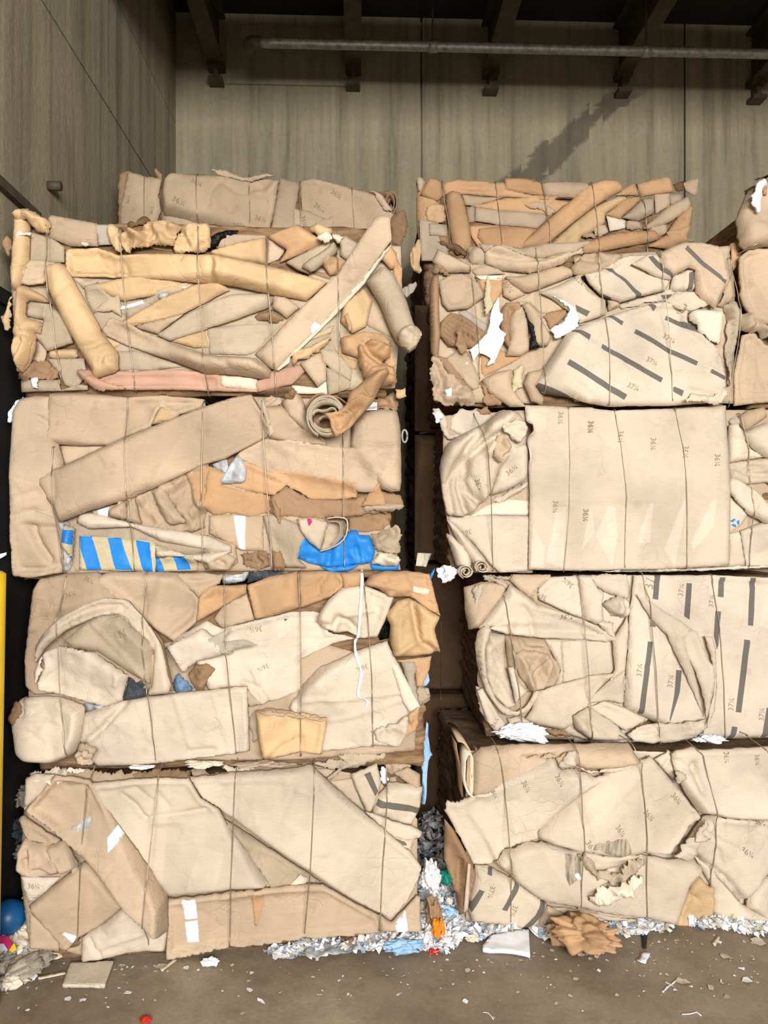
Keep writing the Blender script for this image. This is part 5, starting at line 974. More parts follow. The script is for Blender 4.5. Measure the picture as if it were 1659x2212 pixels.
S('p', 'P', 'j:1035,1150 1200,1250 1445,1565 1600,1640 1800,1690 1600,1705 1300,1692 1200,1645 1205,1440', r=14, h=.03, sm=0); S('p', 'P', 'j:1480,1590 1500,1500 1659,1340 1950,1300 1950,1690 1659,1690', r=12, wr=.01)
S('p', 'P', 'j:975,1050 1120,830 1200,798 1400,820 1659,862 1950,870 1950,1330 1659,1322 1560,1440 1440,1565 1240,1340 1040,1142', r=14, h=.04, sm=0, cr=[('j:1090,910 1210,985 1430,1100', -.008, 3), ('j:1220,1080 1270,1230', -.008, 3), ('j:1040,1140 1300,1340 1470,1550', -.016, 5)], tx=[('36¼', 'j:1475,1110', 28, -30), ('36¼', 'j:1610,870', 26, -20)])
S('p', 'Y', 'j:875,1755 940,1560 1010,1385 1060,1330 1100,1345 1160,1410 1210,1420 1208,1562 1152,1758', r=10, h=.03, sm=0, torn=.8, cr=[('j:1000,1480 1060,1520', -.012, 4)])
S('p', 'P', 'i:322,772 345,685 450,702 540,640 600,600 690,592 800,500 870,450 1040,372 1200,280 1260,300 1310,402 1440,402 1600,470 j:330,440 i:1330,762 1145,935 1160,1010 1000,1062 840,1132 740,1252 580,1262 500,1092 350,812', r=9, h=.022, sm=0, torn=1.5, lift=.01, tx=[('36¼', 'i:992,525', 28, -62), ('36¼', 'i:1275,472', 28, -62), ('36¼', 'i:738,610', 20, -62)],
  cr=[('i:540,660 560,800 700,1000 780,1180', .006, 8), ('i:690,1010 780,1180', .008, 5), ('i:940,940 890,1080', .01, 5), ('i:860,680 920,650', -.006, 4), ('i:1290,600 1320,740', -.005, 4)])
S('p', 'P', 'i:1125,950 1200,858 1330,758 1659,498 j:300,428 500,388 585,370 690,318 900,560 1095,790 1130,832 1050,920 980,1022 860,1175 640,1165 400,1190 0,1120 i:1350,1090 1250,1070 1120,1010', r=11, h=.03, sm=0, torn=.8, lift=.008, stm='smear', st=['j:150,1010 190,990 220,1000 260,975 300,990 350,975 440,985 470,1040 492,1125 370,1185 330,1120 250,1095 190,1060 130,1055'],
  tx=[('36¼', 'j:900,678', 28, -50), ('36¼', 'j:650,810', 28, -50), ('36¼', 'j:375,910', 28, -55), ('36¼', 'j:120,1035', 28, -55)], cr=[('j:0,950 250,720 580,470', .005, 10), ('j:660,850 820,1130', -.004, 4), ('i:1080,930 1140,960', .01, 5)])
S('c', 'P', 'j:860,1175 980,1020 1100,930 1120,980 1060,1100 1030,1190 900,1180', torn=3, wr=.022); S('c', 'P', 'j:1040,1040 1080,900 1130,830 1150,900 1090,960 1200,1010', torn=2, wr=.012)
S('p', 'P', 'i:585,1235 690,1238 800,1300 932,1380 1152,1530 1205,1572 1150,1680 1100,1765 980,1785 760,1745 560,1722 528,1625 545,1500', r=9, h=.03, sm=0, torn=.6, lift=.004,
  st=['i:690,1243 728,1250 716,1302 676,1282', 'i:610,1410 653,1428 548,1625 518,1592', 'i:925,1378 960,1408 852,1617 807,1602', 'i:1140,1527 1187,1543 1135,1650 1015,1785 970,1785 1090,1640'], tx=[('37¼', 'i:708,1440', 26, -105), ('37¼', 'i:908,1620', 26, -105)])
S('p', 'P', 'i:752,1210 850,1118 1000,1062 1160,1045 1300,1080 1400,1120 j:120,1120 300,1160 470,1135 640,1172 880,1192 1035,1190 1125,1272 1000,1402 950,1560 882,1752 660,1705 300,1662 0,1602 i:1250,1562 1140,1532 920,1375 830,1280', r=11, h=.04, sm=0, lift=.012, torn=.8, stm='smear', st=['i:1345,1125 1420,1140 1500,1150 1530,1230 1500,1320 1380,1395 1345,1310'],
  cr=[('i:840,1130 860,1200 900,1370', -.014, 5), ('i:1000,1066 1160,1050 1400,1120', -.01, 5), ('j:200,1310 400,1280 600,1190', -.02, 7), ('j:150,1500 280,1420 420,1350', -.02, 7)])
S('c', 'G', 'j:30,1120 120,1150 200,1260 330,1320 480,1180 620,1175 585,1250 440,1380 330,1400 200,1330 100,1260', wr=.03, torn=5, ws=18, h=.02); S('c', 'V', 'j:140,1525 280,1420 400,1400 590,1330 610,1400 500,1500 330,1560 230,1590 150,1545', wr=.028, torn=4, ws=20, h=.03); S('c', 'W', 'j:0,1300 40,1290 70,1340 40,1365', torn=1, edge='W', name='paper_scrap')
S('f', 'P', 'i:1235,1568 1450,1600 j:0,1605 300,1662 660,1710 652,1745 300,1702 i:1500,1660 1240,1612', h=.006, torn=1)
bR1.done()

# ------------------------------------------------------------------ lower bales of the back row with gap shade put into their dark sheet tone
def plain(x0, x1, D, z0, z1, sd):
    b = Bale('cardboard bale coloured dark for shade, low in the back row, behind the front stacks', D, x0, x1, z0, z1, 1.1, [], seed=sd, group='lower bales of the back row')
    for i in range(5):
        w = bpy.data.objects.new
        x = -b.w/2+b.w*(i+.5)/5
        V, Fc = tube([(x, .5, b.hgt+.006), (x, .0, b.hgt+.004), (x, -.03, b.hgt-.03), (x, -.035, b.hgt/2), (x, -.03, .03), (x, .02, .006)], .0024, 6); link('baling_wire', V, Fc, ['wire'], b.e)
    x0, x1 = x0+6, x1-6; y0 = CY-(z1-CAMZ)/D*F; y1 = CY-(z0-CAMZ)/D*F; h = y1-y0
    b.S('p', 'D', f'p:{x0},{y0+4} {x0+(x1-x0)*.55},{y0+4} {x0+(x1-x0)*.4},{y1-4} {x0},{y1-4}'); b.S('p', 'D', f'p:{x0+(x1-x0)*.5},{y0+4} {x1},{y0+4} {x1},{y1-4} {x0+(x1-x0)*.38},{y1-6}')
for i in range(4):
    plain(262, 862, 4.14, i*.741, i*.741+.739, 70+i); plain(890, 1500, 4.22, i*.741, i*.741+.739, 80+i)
# ------------------------------------------------------------------ things on the floor, in the gaps and on the bales
def flr(px, py): t = CAMZ*F/(py-CY); return (px-CX)/F*t, t, 0.0
yb = bpy.data.objects.new('bollard', None)
x, y, z = (-.5195*2.62, 2.62, 0)
V, Fc = [], []
me, f = tube([(0, 0, 0), (0, 0, 1.36), (0, 0, 1.55), (0, 0, 1.56)], [.07, .07, .07, .055], 20); o = link('bollard_post', me, f, ['yellow']); COL.objects.link(yb); o.parent = yb
yb.location = (x-.082, y, 0); yb.rotation_euler = (0, math.radians(1.0), 0); tag(yb, 'yellow steel bollard cut off by the left edge of the photo', 'bollard')

def flat(name, pts, mat, lab, cat, th=.004, bend=.0, z=.0, zf=None, kind=None, group=None, res=.012, wr=.0, hump=0):
    """a sheet lying on the floor, outline given in the photo"""
    p = [flr(*q) for q in P(pts)]; c = np.mean(p, 0); V = []; n = len(p)
    poly = np.array([(q[0]-c[0], q[1]-c[1]) for q in p]); lo, hi = poly.min(0), poly.max(0)
    if np.sum(poly[:, 0]*np.roll(poly[:, 1], -1)-np.roll(poly[:, 0], -1)*poly[:, 1]) < 0: poly = poly[::-1]
    B = []
    for i in range(n):
        a, b2 = poly[i], poly[(i+1) % n]; k = max(1, int(np.hypot(*(b2-a))/res))
        for j in range(k): B.append(a+(b2-a)*j/k)
    B = np.array(B); gx, gy = np.meshgrid(np.arange(lo[0], hi[0], res), np.arange(lo[1], hi[1], res)); gx, gy = gx.ravel(), gy.ravel()
    k = pip(gx, gy, B); gx, gy = gx[k], gy[k]
    if len(gx): k = segd(gx, gy, B) > res*.5; gx, gy = gx[k], gy[k]
    A = np.concatenate([B, np.stack([gx, gy], 1)]); nb = len(B)
    r = delaunay_2d_cdt([Vector(q) for q in A], [(i, (i+1) % nb) for i in range(nb)], [], 0, 1e-6)
    vo = np.array([(q.x, q.y) for q in r[0]]); tri = np.array(r[2]); ce = vo[tri].mean(1); tri = tri[pip(ce[:, 0], ce[:, 1], B)]
    sd = len(name)+len(lab)
    s = max(hi-lo); zz = .002+z+np.abs(perlin(vo[:, 0]/s*1.6+3, vo[:, 1]/s*1.6, sd))*bend+(1+crumple(vo[:, 0]*500, vo[:, 1]*500, 22, sd))*wr
    if hump: zz = zz+hump*np.clip(1-((vo/(hi-lo)*2)**2).sum(1), 0, 1)**.6
    zz = np.maximum(zz, .001)
    nv = len(vo); V = [(a, b2, h+th) for (a, b2), h in zip(vo, zz)]+[(a, b2, h) for (a, b2), h in zip(vo, zz)]
    Fc = [tuple(t) for t in tri]+[tuple(nv+i for i in t[::-1]) for t in tri]
    om = {}
    for vi, src in enumerate(r[3]):
        for q in src: om[q] = vi
    bl = [om[i] for i in range(nb)]
    for i in range(nb): a, b2 = bl[i], bl[(i+1) % nb]; Fc.append((a, nv+a, nv+b2, b2))
    o = link(name, V, Fc, [mat]); o.location = (c[0], c[1], 0); tag(o, lab, cat, group, kind); return o
flat('foam_board', 'p:153,2085 246,2081 226,2136 135,2135', 'V', 'square off-white board lying flat on the concrete in front of the left stack', 'board', th=.012)
flat('paper_stack', 'p:1042,2052 1060,2030 1142,2014 1145,2071 1105,2064 1043,2060', 'W', 'white stack of folded sheets lying on the concrete between the two stacks', 'paper', th=.014, bend=.01)
flat('clear_plastic_sheet', 'p:650,2070 690,2040 780,2036 890,2030 895,2042 800,2060 750,2066 688,2078', 'F', 'long crumpled strip of clear plastic on the floor under the left stack', 'plastic', th=.002, bend=.03, wr=.010)
flat('kraft_scrap', 'p:735,2044 755,2037 765,2050 752,2064 740,2058', 'B', 'small brown board scrap on the clear plastic strip', 'scrap', th=.004, bend=.02, z=.03)
# big crumpled brown kraft paper: a ball of folded paper
def crumpled(name, px, py, rx, ry, rz, mat, lab, cat, seed=3, wr=.35, group=None, base=None):
    x, y, z = base or flr(px, py); nu, nv_ = (72, 44) if max(rx, rz) > .045 else (36, 22); V, Fc = [], []
    th = np.linspace(0, 2*np.pi, nu, endpoint=False); ph = np.linspace(.05, np.pi-.05, nv_)
    T, Q = np.meshgrid(th, ph); Y = np.sin(Q)*np.cos(T); Z = np.sin(Q)*np.sin(T); X = np.cos(Q)
    f = 1+wr*(crumple(X*60+Z*25, Y*60-Z*31, 42, seed)*.8+crumple(X*60-Z*45, Y*60+Z*40, 17, seed+5)*.42)
    V = np.stack([X*f*rx, Y*f*ry, Z*f*rz], -1).reshape(-1, 3); V[:, 2] -= V[:, 2].min(); V[:, 2] *= (2*rz)/max(V[:, 2].max(), 1e-6)
    for j in range(nv_-1):
        for i in range(nu): a = j*nu+i; b2 = j*nu+(i+1) % nu; Fc.append((a, a+nu, b2+nu, b2))
    Fc.append(tuple(range(nu))); Fc.append(tuple(range((nv_-1)*nu, nv_*nu))[::-1])
    o = link(name, V, Fc, [mat]); o.location = (x, y, z+.001); tag(o, lab, cat, group); return o
crumpled('crumpled_kraft_paper', 1268, 2052, .115, .085, .068, 'O', 'brown crumpled kraft paper lying on the concrete before the right stack', 'paper', 5, .5).rotation_euler = (0, .0, -.5)
crumpled('crumpled_kraft_paper', 1236, 2046, .075, .06, .055, 'B', 'darker torn brown paper wad tucked behind the crumpled kraft paper', 'paper', 9, .5)
crumpled('crumpled_paper', 455, 2085, .027, .022, .014, 'W', 'small crumpled white paper ball alone on the open floor at left', 'paper', 12, .5)
crumpled('torn_kraft_wad', 965, 1995, .03, .03, .085, 'B', 'narrow brown kraft wad standing in the gap beside the left stack', 'paper', 15, .5, base=(.205, 3.06, .02))
crumpled('plastic_wad', 872, 2056, .07, .035, .025, 'LB', 'pale blue plastic wad on the floor at the right foot of the left stack', 'plastic', 18, .4)
crumpled('plastic_scrap', 948, 2045, .022, .02, .06, 'OR', 'small orange plastic scrap standing in the shredded paper', 'plastic', 21, .5)
crumpled('plastic_scrap', 938, 2062, .018, .012, .012, 'R', 'tiny red plastic scrap on the floor below the orange one', 'plastic', 23, .4)
crumpled('plastic_scrap', 958, 1935, .035, .03, .03, 'teal', 'dark green plastic scrap on the paper heap in the gap', 'plastic', 24, .4, base=(.26, 3.12, .20))
crumpled('plastic_scrap', 316, 2209, .02, .015, .010, 'R', 'red plastic scrap at the bottom edge of the photo', 'plastic', 27, .4)
crumpled('paper_heap', 955, 1915, .035, .05, .075, 'W', 'white torn paper sheet crumpled at the right edge of the lowest left bale', 'paper', 31, .5, base=(.185, 3.04, .20))
# wedge of shredded paper
def shreds(name, regions, lab, seed, mats=('W', 'W', 'V', 'LB')):
    rg = random.Random(seed); V, Fc, mi = [], [], []
    for (px, py, rx, ry, n, hz, base) in regions:
        for _ in range(int(n*.55)):
            a = rg.random()*6.28; r = math.sqrt(rg.random())
            if base is None: x, y, _z = flr(px+rx*r*math.cos(a), py+ry*r*math.sin(a)); z = rg.random()*hz*(1-r*.8)
            else: x = base[0]+rx*r*math.cos(a); y = base[1]+ry*r*math.sin(a); z = base[2]+rg.random()*hz*(1-r*.8)
            L = rg.uniform(.016, .07); w = rg.uniform(.008, .030); th = rg.random()*6.28; tl = rg.uniform(-.9, .9) if hz > .02 else rg.uniform(-.25, .25)
            o = len(V); k = 3; cu = rg.uniform(-.6, .6); tw = rg.uniform(-.7, .7)
            ps = []
            for i in range(k+1):
                t = i/k-.5; cx_ = t*L; cz = abs(t)*L*cu
                for sgn in (-1, 1):
                    ly = sgn*w/2; lz = cz+sgn*w*.4*math.sin(tw*t*3)
                    ps.append((x+math.cos(th)*cx_*math.cos(tl)-math.sin(th)*ly, y+math.sin(th)*cx_*math.cos(tl)+math.cos(th)*ly, z+cx_*math.sin(tl)+lz))
            mn = min(q[2] for q in ps); lim = .0015 if base is None else base[2]+.0015
            if mn < lim: ps = [(q[0], q[1], q[2]+lim-mn) for q in ps]
            ps2 = [(q[0], q[1], q[2]+.0006) for q in ps]; V += ps2
            for i in range(k): Fc.append((o+2*i, o+2*i+2, o+2*i+3, o+2*i+1)); mi.append(rg.choices(range(len(mats)), [6, 2, 2, 1][:len(mats)])[0])
    o = link(name, V, Fc, list(mats), None, mi, False); tag(o, lab, 'shredded paper', None, 'stuff'); return o
shreds('shredded_paper', [(930, 2035, 50, 20, 520, .05, None), (960, 2000, 60, 22, 520, .10, None), (0, 0, .11, .26, 1300, .22, (.235, 3.30, .0)), (0, 0, .09, .16, 1100, .14, (.22, 3.12, .0)), (1040, 2010, 80, 18, 560, .05, None), (0, 0, .12, .5, 800, .3, (.26, 3.7, .0))],
       'drift of white shredded paper filling the gap between the two stacks', 5)
shreds('shredded_paper', [(760, 2045, 130, 12, 420, .03, None), (640, 2060, 70, 10, 160, .02, None), (850, 2036, 50, 10, 260, .03, None)], 'white shredded paper along the floor edge of the left stack', 6)
shreds('shredded_paper', [(1340, 2010, 60, 10, 260, .02, None), (1400, 2004, 50, 8, 160, .02, None), (1560, 1996, 70, 10, 460, .04, None), (1630, 2005, 50, 14, 300, .02, None), (1200, 2012, 50, 14, 240, .03, None)], 'white shredded paper along the floor edge of the right stack', 7)
shreds('shredded_paper', [(45, 2060, 36, 26, 420, .05, None), (60, 2010, 30, 20, 420, .10, None), (0, 0, .06, .25, 700, .3, (-1.44, 3.05, .0)), (40, 2105, 36, 20, 120, .01, None), (0, 0, .05, .2, 500, .6, (-1.45, 3.2, .0))], 'heap of torn paper and film scraps in the left corner gap', 8, ('V', 'W', 'Q', 'LB'))
# single scraps on the open floor
protos = []
rg = random.Random(99)
for i in range(14):
    n = rg.randint(5, 8); L = 1.0; asp = rg.choice([.25, .4, .7, .9]); V = [(0, 0, .10)]
    for k in range(n):
        a = k/n*6.283+rg.uniform(-.3, .3); r = rg.uniform(.6, 1.1); V.append((math.cos(a)*r, math.sin(a)*r*asp, rg.uniform(0, .28)))
    Fc = [(0, 1+k, 1+(k+1) % n) for k in range(n)]; o = len(V)
    V += [(a, b2, c+.04) for a, b2, c in V]; Fc = [t[::-1] for t in Fc]+[tuple(o+q for q in t) for t in Fc]+[(1+k, 1+(k+1) % n, o+1+(k+1) % n, o+1+k) for k in range(n)]
    me = bpy.data.meshes.new('paper_scrap'); me.from_pydata(V, [], Fc); me.materials.append(MATS[rg.choice(['W', 'W', 'W', 'V', 'P'])]); me.update(); protos.append(me)
spots = []
for _ in range(250):
    r = rg.random()
    if r < .45: px, py = rg.uniform(0, 1659), rg.triangular(2065, 2212, 2080)
    elif r < .8: px, py = rg.uniform(1150, 1659), rg.triangular(2012, 2160, 2030)
    else: px, py = rg.uniform(0, 300), rg.uniform(2080, 2190)
    spots.append((px, py, rg.uniform(.0025, .0075)*(1.8 if rg.random() < .15 else 1)))
spots += [(1565, 2066, .02), (1535, 2134, .015), (1640, 2036, .025), (1475, 2122, .022), (1612, 2118, .018), (565, 2165, .018), (690, 2150, .012), (1010, 2098, .012), (1005, 2165, .012), (540, 2140, .012), (275, 2145, .014), (350, 2090, .02), (1395, 2070, .02), (1445, 2128, .015)]
for i, (px, py, sz) in enumerate(spots):
    o = bpy.data.objects.new('paper_scrap', protos[i % 14]); COL.objects.link(o); o.location = flr(px, py); o.location.z = .001
    o.rotation_euler = (0, 0, rg.random()*6.28); sz *= 1.3; o.scale = (sz, sz, sz)
    tag(o, 'small torn paper scrap lying loose on the dirty concrete floor', 'paper scrap', 'paper scraps on the floor')
flat('paper_strip', 'p:345,2095 378,2072 382,2076 350,2100', 'V', 'long cream paper strip lying on the floor before the taped box', 'paper', th=.003)
flat('paper_strip', 'p:1376,2080 1390,2060 1405,2062 1395,2084', 'W', 'short white paper strip on the floor in front of the right stack', 'paper', th=.003, bend=.01)
flat('paper_strip', 'p:1538,2040 1550,2024 1556,2026 1545,2046', 'V', 'short pale strip near the right edge, close to the bales', 'paper', th=.003)
flat('paper_strip', 'p:80,2112 140,2101 142,2106 84,2118', 'V', 'long pale strip on the floor left of the square board', 'paper', th=.004)
flat('floor_mat', 'p:1385,2010 1400,2006 1396,2050 1388,2050', 'black', 'thin black strip lying on the floor against the right stack', 'strip', th=.004)
# wire loop bits on the floor
def wire_bit(pts, lab, rad=.0018):
    p = [Vector(flr(*q)) for q in P(pts)]; c = p[0].copy(); V, Fc = tube([q-c+Vector((0, 0, rad+.001)) for q in p], rad, 6); o = link('string_bit', V, Fc, ['W']); o.location = c; tag(o, lab, 'string')
wire_bit('p:1430,2144 1437,2140 1450,2128 1462,2118 1455,2126 1440,2134 1432,2146', 'white looped string bit on the floor at right')
wire_bit('p:1473,2193 1490,2192 1505,2188 1515,2196', 'white wavy string bit at the bottom right of the floor'); wire_bit('p:1043,2188 1055,2190 1062,2198 1066,2204', 'pale curled string bit at the bottom middle of the floor')
# curved clear hose / film strip left, dark bag, blue bucket with coloured label
def arc_strip(pts, hs, mat, lab, name, rad=.006):
    p = [Vector(flr(*q)) for q in P(pts)]; c = p[0].copy(); V, Fc = tube([q-c+Vector((0, 0, h)) for q, h in zip(p, hs)], rad, 8); o = link(name, V, Fc, [mat]); o.location = c; tag(o, lab, 'strip')
arc_strip('p:66,2110 74,2090 92,2076 112,2066 128,2062', [.008, .03, .045, .05, .05], 'F', 'clear curved plastic strip in the left corner scraps', 'plastic_strip')
crumpled('plastic_bag', 62, 2098,   .08, .08, .035, 'Q', 'crumpled grey plastic bag lying in front of the left stack corner', 'bag', 41, .35)
crumpled('torn_board_wad', 40, 2072, .13, .07, .035, 'V', 'pale torn board wad lying in the left corner heap', 'board', 43, .4)
crumpled('film_wad', 34, 2050, .05, .05, .05, 'F', 'silvery film wad on the left corner heap', 'plastic', 44, .5)
q = bpy.data.objects.new('blue_ball', None); COL.objects.link(q); q.location = (-1.475, 2.90, .18)
bm = bmesh.new(); bmesh.ops.create_uvsphere(bm, u_segments=32, v_segments=20, radius=.066); me = bpy.data.meshes.new('ball_body'); bm.to_mesh(me); bm.free(); me.materials.append(MATS['ballblue'] if 'ballblue' in MATS else MATS['U'])
for pz in me.polygons: pz.use_smooth = True
o = bpy.data.objects.new('wrapper_body', me); COL.objects.link(o); o.parent = q
q.name = 'blue_wrapper'; tag(q, 'blue rounded package with magenta and yellow corner in the left corner heap', 'package')
def quad(name, pts3, mat, par):
    V = [Vector(a) for a in pts3]; n = len(V); nr = (V[1]-V[0]).cross(V[2]-V[0]).normalized()*.004; V = V+[a-nr for a in V]
    Fc = [tuple(range(n)), tuple(range(n, 2*n))[::-1]]+[(i, n+i, n+(i+1) % n, (i+1) % n) for i in range(n)]
    return link(name, V, Fc, [mat], par, None, False)
quad('magenta_panel', [(-.07, -.085, -.030), (.045, -.085, -.024), (.060, -.080, -.055), (.045, -.085, -.075), (.030, -.088, -.048), (-.07, -.088, -.056)], 'M', q)
quad('yellow_panel', [(.048, -.084, -.075), (.064, -.079, -.052), (.072, -.076, -.078), (.058, -.080, -.088)], 'yellow', q); quad('white_panel', [(-.07, -.089, -.057), (.030, -.089, -.049), (.044, -.086, -.076), (-.06, -.088, -.082)], 'W', q)
crumpled('mixed_paper_wad', 30, 1960, .09, .08, .075, 'V', 'pale paper wad under the blue package in the left corner', 'paper', 46, .5, base=(-1.47, 2.92, .03))
# white strap hanging down the orange-cornered bale
def hang(bb, pts, name, mat, lab, cat, w=.010, lift=.006):
    p = P(pts); t = np.arange(len(p)); tt = np.linspace(0, len(p)-1, 60); xs = np.interp(tt, t, p[:, 0]); ys = np.interp(tt, t, p[:, 1])
    xs = blur(np.tile(xs, (3, 1)))[1]; hs = np.maximum(np.max([bb.samp(bb.H, bb.gx0, bb.gy0, xs+d, ys) for d in (-5, 0, 5)], 0), -.05)+lift
    for _ in range(3): hs = np.maximum(hs, blur(np.tile(hs, (3, 1)))[1])
    M = bb.e.matrix_basis
    lx, lz = bb.loc(xs, ys, float(hs.mean())); V, Fc = [], []; n = len(xs)
    for i in range(n):
        ww = w*(.55+.45*abs(math.sin(i*.37))) ; V += [M@Vector((lx[i]-ww/2, -hs[i], lz[i])), M@Vector((lx[i]+ww/2, -hs[i]-.002*math.sin(i), lz[i])), M@Vector((lx[i]+ww/2, -hs[i]+.0015, lz[i])), M@Vector((lx[i]-ww/2, -hs[i]+.0015, lz[i]))]
    for i in range(n-1):
        for k in range(4): a = 4*i+k; b2 = 4*i+(k+1) % 4; Fc.append((a, b2, b2+4, a+4))
    c = V[0].copy(); o = link(name, [v2-c for v2 in V], Fc, [mat]); o.location = c; tag(o, lab, cat)
bpy.context.view_layer.update()
hang(bL2, 'F:1000,30 1003,110 997,200 990,330 982,450 975,520 952,560 950,610 975,690 1000,760 990,830 972,900 978,945 1015,955 1048,985 1030,1020', 'plastic_strap', 'W', 'thin white strap hanging down the bale with the orange folded corner', 'strap', .013)
# paper heap lying on the top edge of the bottom right bale
def on_top(name, px, py, D, ztop, rx, ry, rz, mat, lab, cat, seed):
    u = (px-CX)/F; t = D/(1-S0*u); crumpled(name, 0, 0, rx, ry, rz, mat, lab, cat, seed, .55, base=(u*t, t, ztop))
on_top('crumpled_paper_pile', 1118, 1600, 3.215, .757, .10, .04, .045, 'W', 'bright white crumpled paper pile on top of the bottom right bale', 'paper', 51)
on_top('crumpled_paper_pile', 1160, 1605, 3.21, .757, .035, .03, .022, 'W', 'small white paper lump right of the bright pile on the bottom right bale', 'paper', 53)
on_top('torn_paper', 1530, 1598, 3.2, .757, .06, .03, .018, 'W', 'flat white torn paper squeezed on the bottom right bale near the right edge', 'paper', 54)
on_top('torn_paper', 305, 1657, 2.945, .757, .045, .02, .008, 'W', 'white torn paper on top of the bottom left bale', 'paper', 55)
on_top('torn_board', 440, 1648, 2.94, .757, .06, .025, .016, 'V', 'pale torn board bit on top of the bottom left bale', 'board', 56)
on_top('torn_board', 560, 1655, 2.955, .757, .07, .025, .012, 'T', 'brown torn board bit on top of the bottom left bale, right of the pale one', 'board', 57)
def hung_sheet(pts, D, mat, name, lab, cat, seed=1, th=.003, dep=.03):
    """a limp sheet hanging at distance D, with folds"""
    p = P(pts); n = len(p); c = p.mean(0); lo, hi = p.min(0), p.max(0); B = []
    if np.sum(p[:, 0]*np.roll(p[:, 1], -1)-np.roll(p[:, 0], -1)*p[:, 1]) > 0: p = p[::-1]
    for i in range(n):
        a, b2 = p[i], p[(i+1) % n]; k = max(1, int(np.hypot(*(b2-a))/4))
        for j in range(k): B.append(a+(b2-a)*j/k)
    B = np.array(B); gx, gy = np.meshgrid(np.arange(lo[0], hi[0], 4), np.arange(lo[1], hi[1], 4)); gx, gy = gx.ravel(), gy.ravel(); k = pip(gx, gy, B); gx, gy = gx[k], gy[k]
    if len(gx): k = segd(gx, gy, B) > 2; gx, gy = gx[k], gy[k]
    A = np.concatenate([B, np.stack([gx, gy], 1)]); nb = len(B)
    r = delaunay_2d_cdt([Vector((q[0], -q[1])) for q in A], [(i, (i+1) % nb) for i in range(nb)], [], 0, 1e-5)
    vo = np.array([(q.x, -q.y) for q in r[0]]); tri = np.array(r[2]); ce = vo[tri].mean(1); tri = tri[pip(ce[:, 0], ce[:, 1], B)]
    d = D+dep*perlin(vo[:, 0]/9+seed, vo[:, 1]/60, seed); V = np.stack([(vo[:, 0]-CX)/F*D, d, CAMZ-(vo[:, 1]-CY)/F*D], 1); nv = len(V)
    o0 = V.mean(0); V = V-o0; V2 = V+np.array([0, th, 0]); Fc = [tuple(t) for t in tri]+[tuple(nv+i for i in t[::-1]) for t in tri]
    om = {}
    for vi, src in enumerate(r[3]):
        for q in src: om[q] = vi
    bl = [om[i] for i in range(nb)]
    for i in range(nb): a, b2 = bl[i], bl[(i+1) % nb]; Fc.append((a, nv+a, nv+b2, b2))
    o = link(name, np.concatenate([V, V2]), Fc, [mat]); o.location = o0; tag(o, lab, cat); return o
hung_sheet('i:165,0 180,20 178,120 200,260 215,290 180,330 170,420 165,600 150,700 122,705 125,560 130,420 108,330 130,180 150,80', 3.12, 'LB', 'plastic_bag_strip', 'long pale blue plastic strip hanging in the gap beside the left stack', 'plastic', 3)
hung_sheet('g:110,130 118,80 155,25 150,60 128,115', 3.0, 'U', 'blue_tag', 'small bright blue flap in the dark gap beside the orange-cornered bale', 'plastic', 4)
hung_sheet('F:1425,880 1450,780 1475,770 1487,830 1470,860', 3.02, 'LB', 'plastic_flap', 'pale blue plastic flap sticking out behind the orange-cornered bale', 'plastic', 5)
hung_sheet('c:100,100 130,0 190,-60 195,60 185,150 205,210 180,240 150,215 110,180', 3.95, 'Y', 'yellow_paper', 'yellow paper sheet dangling in the dark gap by the top right stack', 'paper', 6, dep=.06)
hung_sheet('c:25,400 60,350 150,312 165,330 130,400 70,445', 3.5, 'Q', 'grey_plastic_flap', 'grey plastic flap poking out in the gap between the top bales', 'plastic', 7)
hung_sheet('e:165,1320 285,1325 240,1440 150,1430', 3.6, 'V', 'board_scrap', 'pale board scrap wedged in the dark gap between the stacks', 'board', 8)
hung_sheet('C:55,270 75,200 105,115 165,90 130,160 85,280', 2.95, 'W', 'white_film_flap', 'white film flap at the top left corner of the second bale in the left stack', 'plastic', 9)
hung_sheet('C:-10,1240 0,1220 42,1205 40,1225 15,1250', 2.95, 'W', 'white_scrap', 'white scrap sticking out low at the left of the second bale', 'plastic', 10)
crumpled('paper_rosette', 968, 1242, .035, .03, .04, 'W', 'white and violet crumpled paper bunch beside the rolled tubes', 'paper', 61, .6, base=((968-CX)/F*3.25, 3.25, 1.458))
ring = [(.012*math.cos(a)*.9, 0, .02*math.sin(a)*1.3) for a in np.linspace(0, 2*math.pi, 17)]
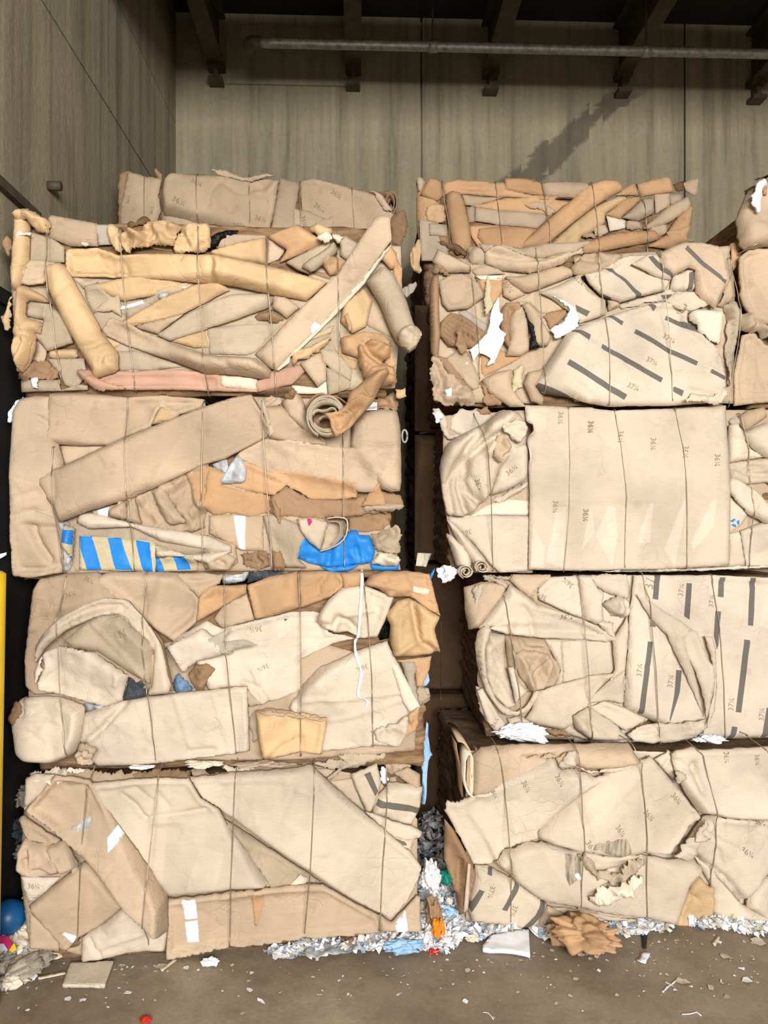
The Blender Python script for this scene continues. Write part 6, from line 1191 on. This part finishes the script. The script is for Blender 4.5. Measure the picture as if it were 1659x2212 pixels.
V, Fc = tube(ring, .0045, 8); o = link('metal_ring', V, Fc, ['pipe']); o.location = ((874-CX)/F*3.05, 3.05, CAMZ-(942-CY)/F*3.05); tag(o, 'grey oval ring hanging in the gap beside the left stack', 'ring')

for i, (px, py, r, mt, lb) in enumerate([(26, 1725, .05, 'Q', 'grey torn paper clump sticking out left of the bottom left bale near its top'), (20, 1795, .06, 'FD', 'dark grey film clump squeezed left of the bottom left bale'),
                                   (30, 1850, .05, 'Q', 'grey paper clump above the blue package in the left gap'), (12, 1990, .045, 'V', 'pale film clump below the blue package at the left edge'), (55, 2015, .045, 'W', 'white crumpled paper by the left foot of the bottom left bale')]):
    D_ = 3.08 if py < 1900 else 2.95
    z_ = max(.0, CAMZ-(py-CY)/F*D_-r); crumpled('paper_clump', 0, 0, r, r*1.2, r, mt, lb, 'paper', 70+i*3, .6, base=(max((px-CX)/F*D_, -1.5), D_+.04, z_))

rg = random.Random(321)
for i in range(22):
    r = rg.uniform(.014, .034); a = rg.random(); x = .14+rg.random()*.17; y = 3.0+a*.28; z = max(.0, .02+a*.16-rg.random()*.05)
    crumpled('paper_wad', 0, 0, r, r*.8, r*.7, rg.choice(['W', 'W', 'V', 'LB', 'F']), 'small crumpled paper or film wad in the littered heap between the two stacks', 'paper', 200+i, .6, 'wads in the heap between the stacks', (x, y, z))
for i in range(14):
    r = rg.uniform(.012, .024); px = rg.uniform(985, 1140); py = rg.uniform(2008, 2034)
    crumpled('paper_wad', px, py, r, r*.8, r*.6, rg.choice(['W', 'W', 'W', 'LB', 'V']), 'small crumpled white paper wad strewn before the striped corner of the right stack', 'paper', 240+i, .6, 'wads before the right stack')
for i in range(14):
    r = rg.uniform(.018, .04); px = rg.uniform(0, 55); py = rg.uniform(1990, 2110)
    x, y, z = flr(px, py+25); crumpled('paper_wad', 0, 0, r, r*.8, r*.6, rg.choice(['V', 'Q', 'W', 'V', 'F']), 'crumpled pale paper or film wad in the left corner heap', 'paper', 280+i, .6, 'wads in the left corner heap', (max(x, -1.46), y, max(0, (2090-py)/1100)))
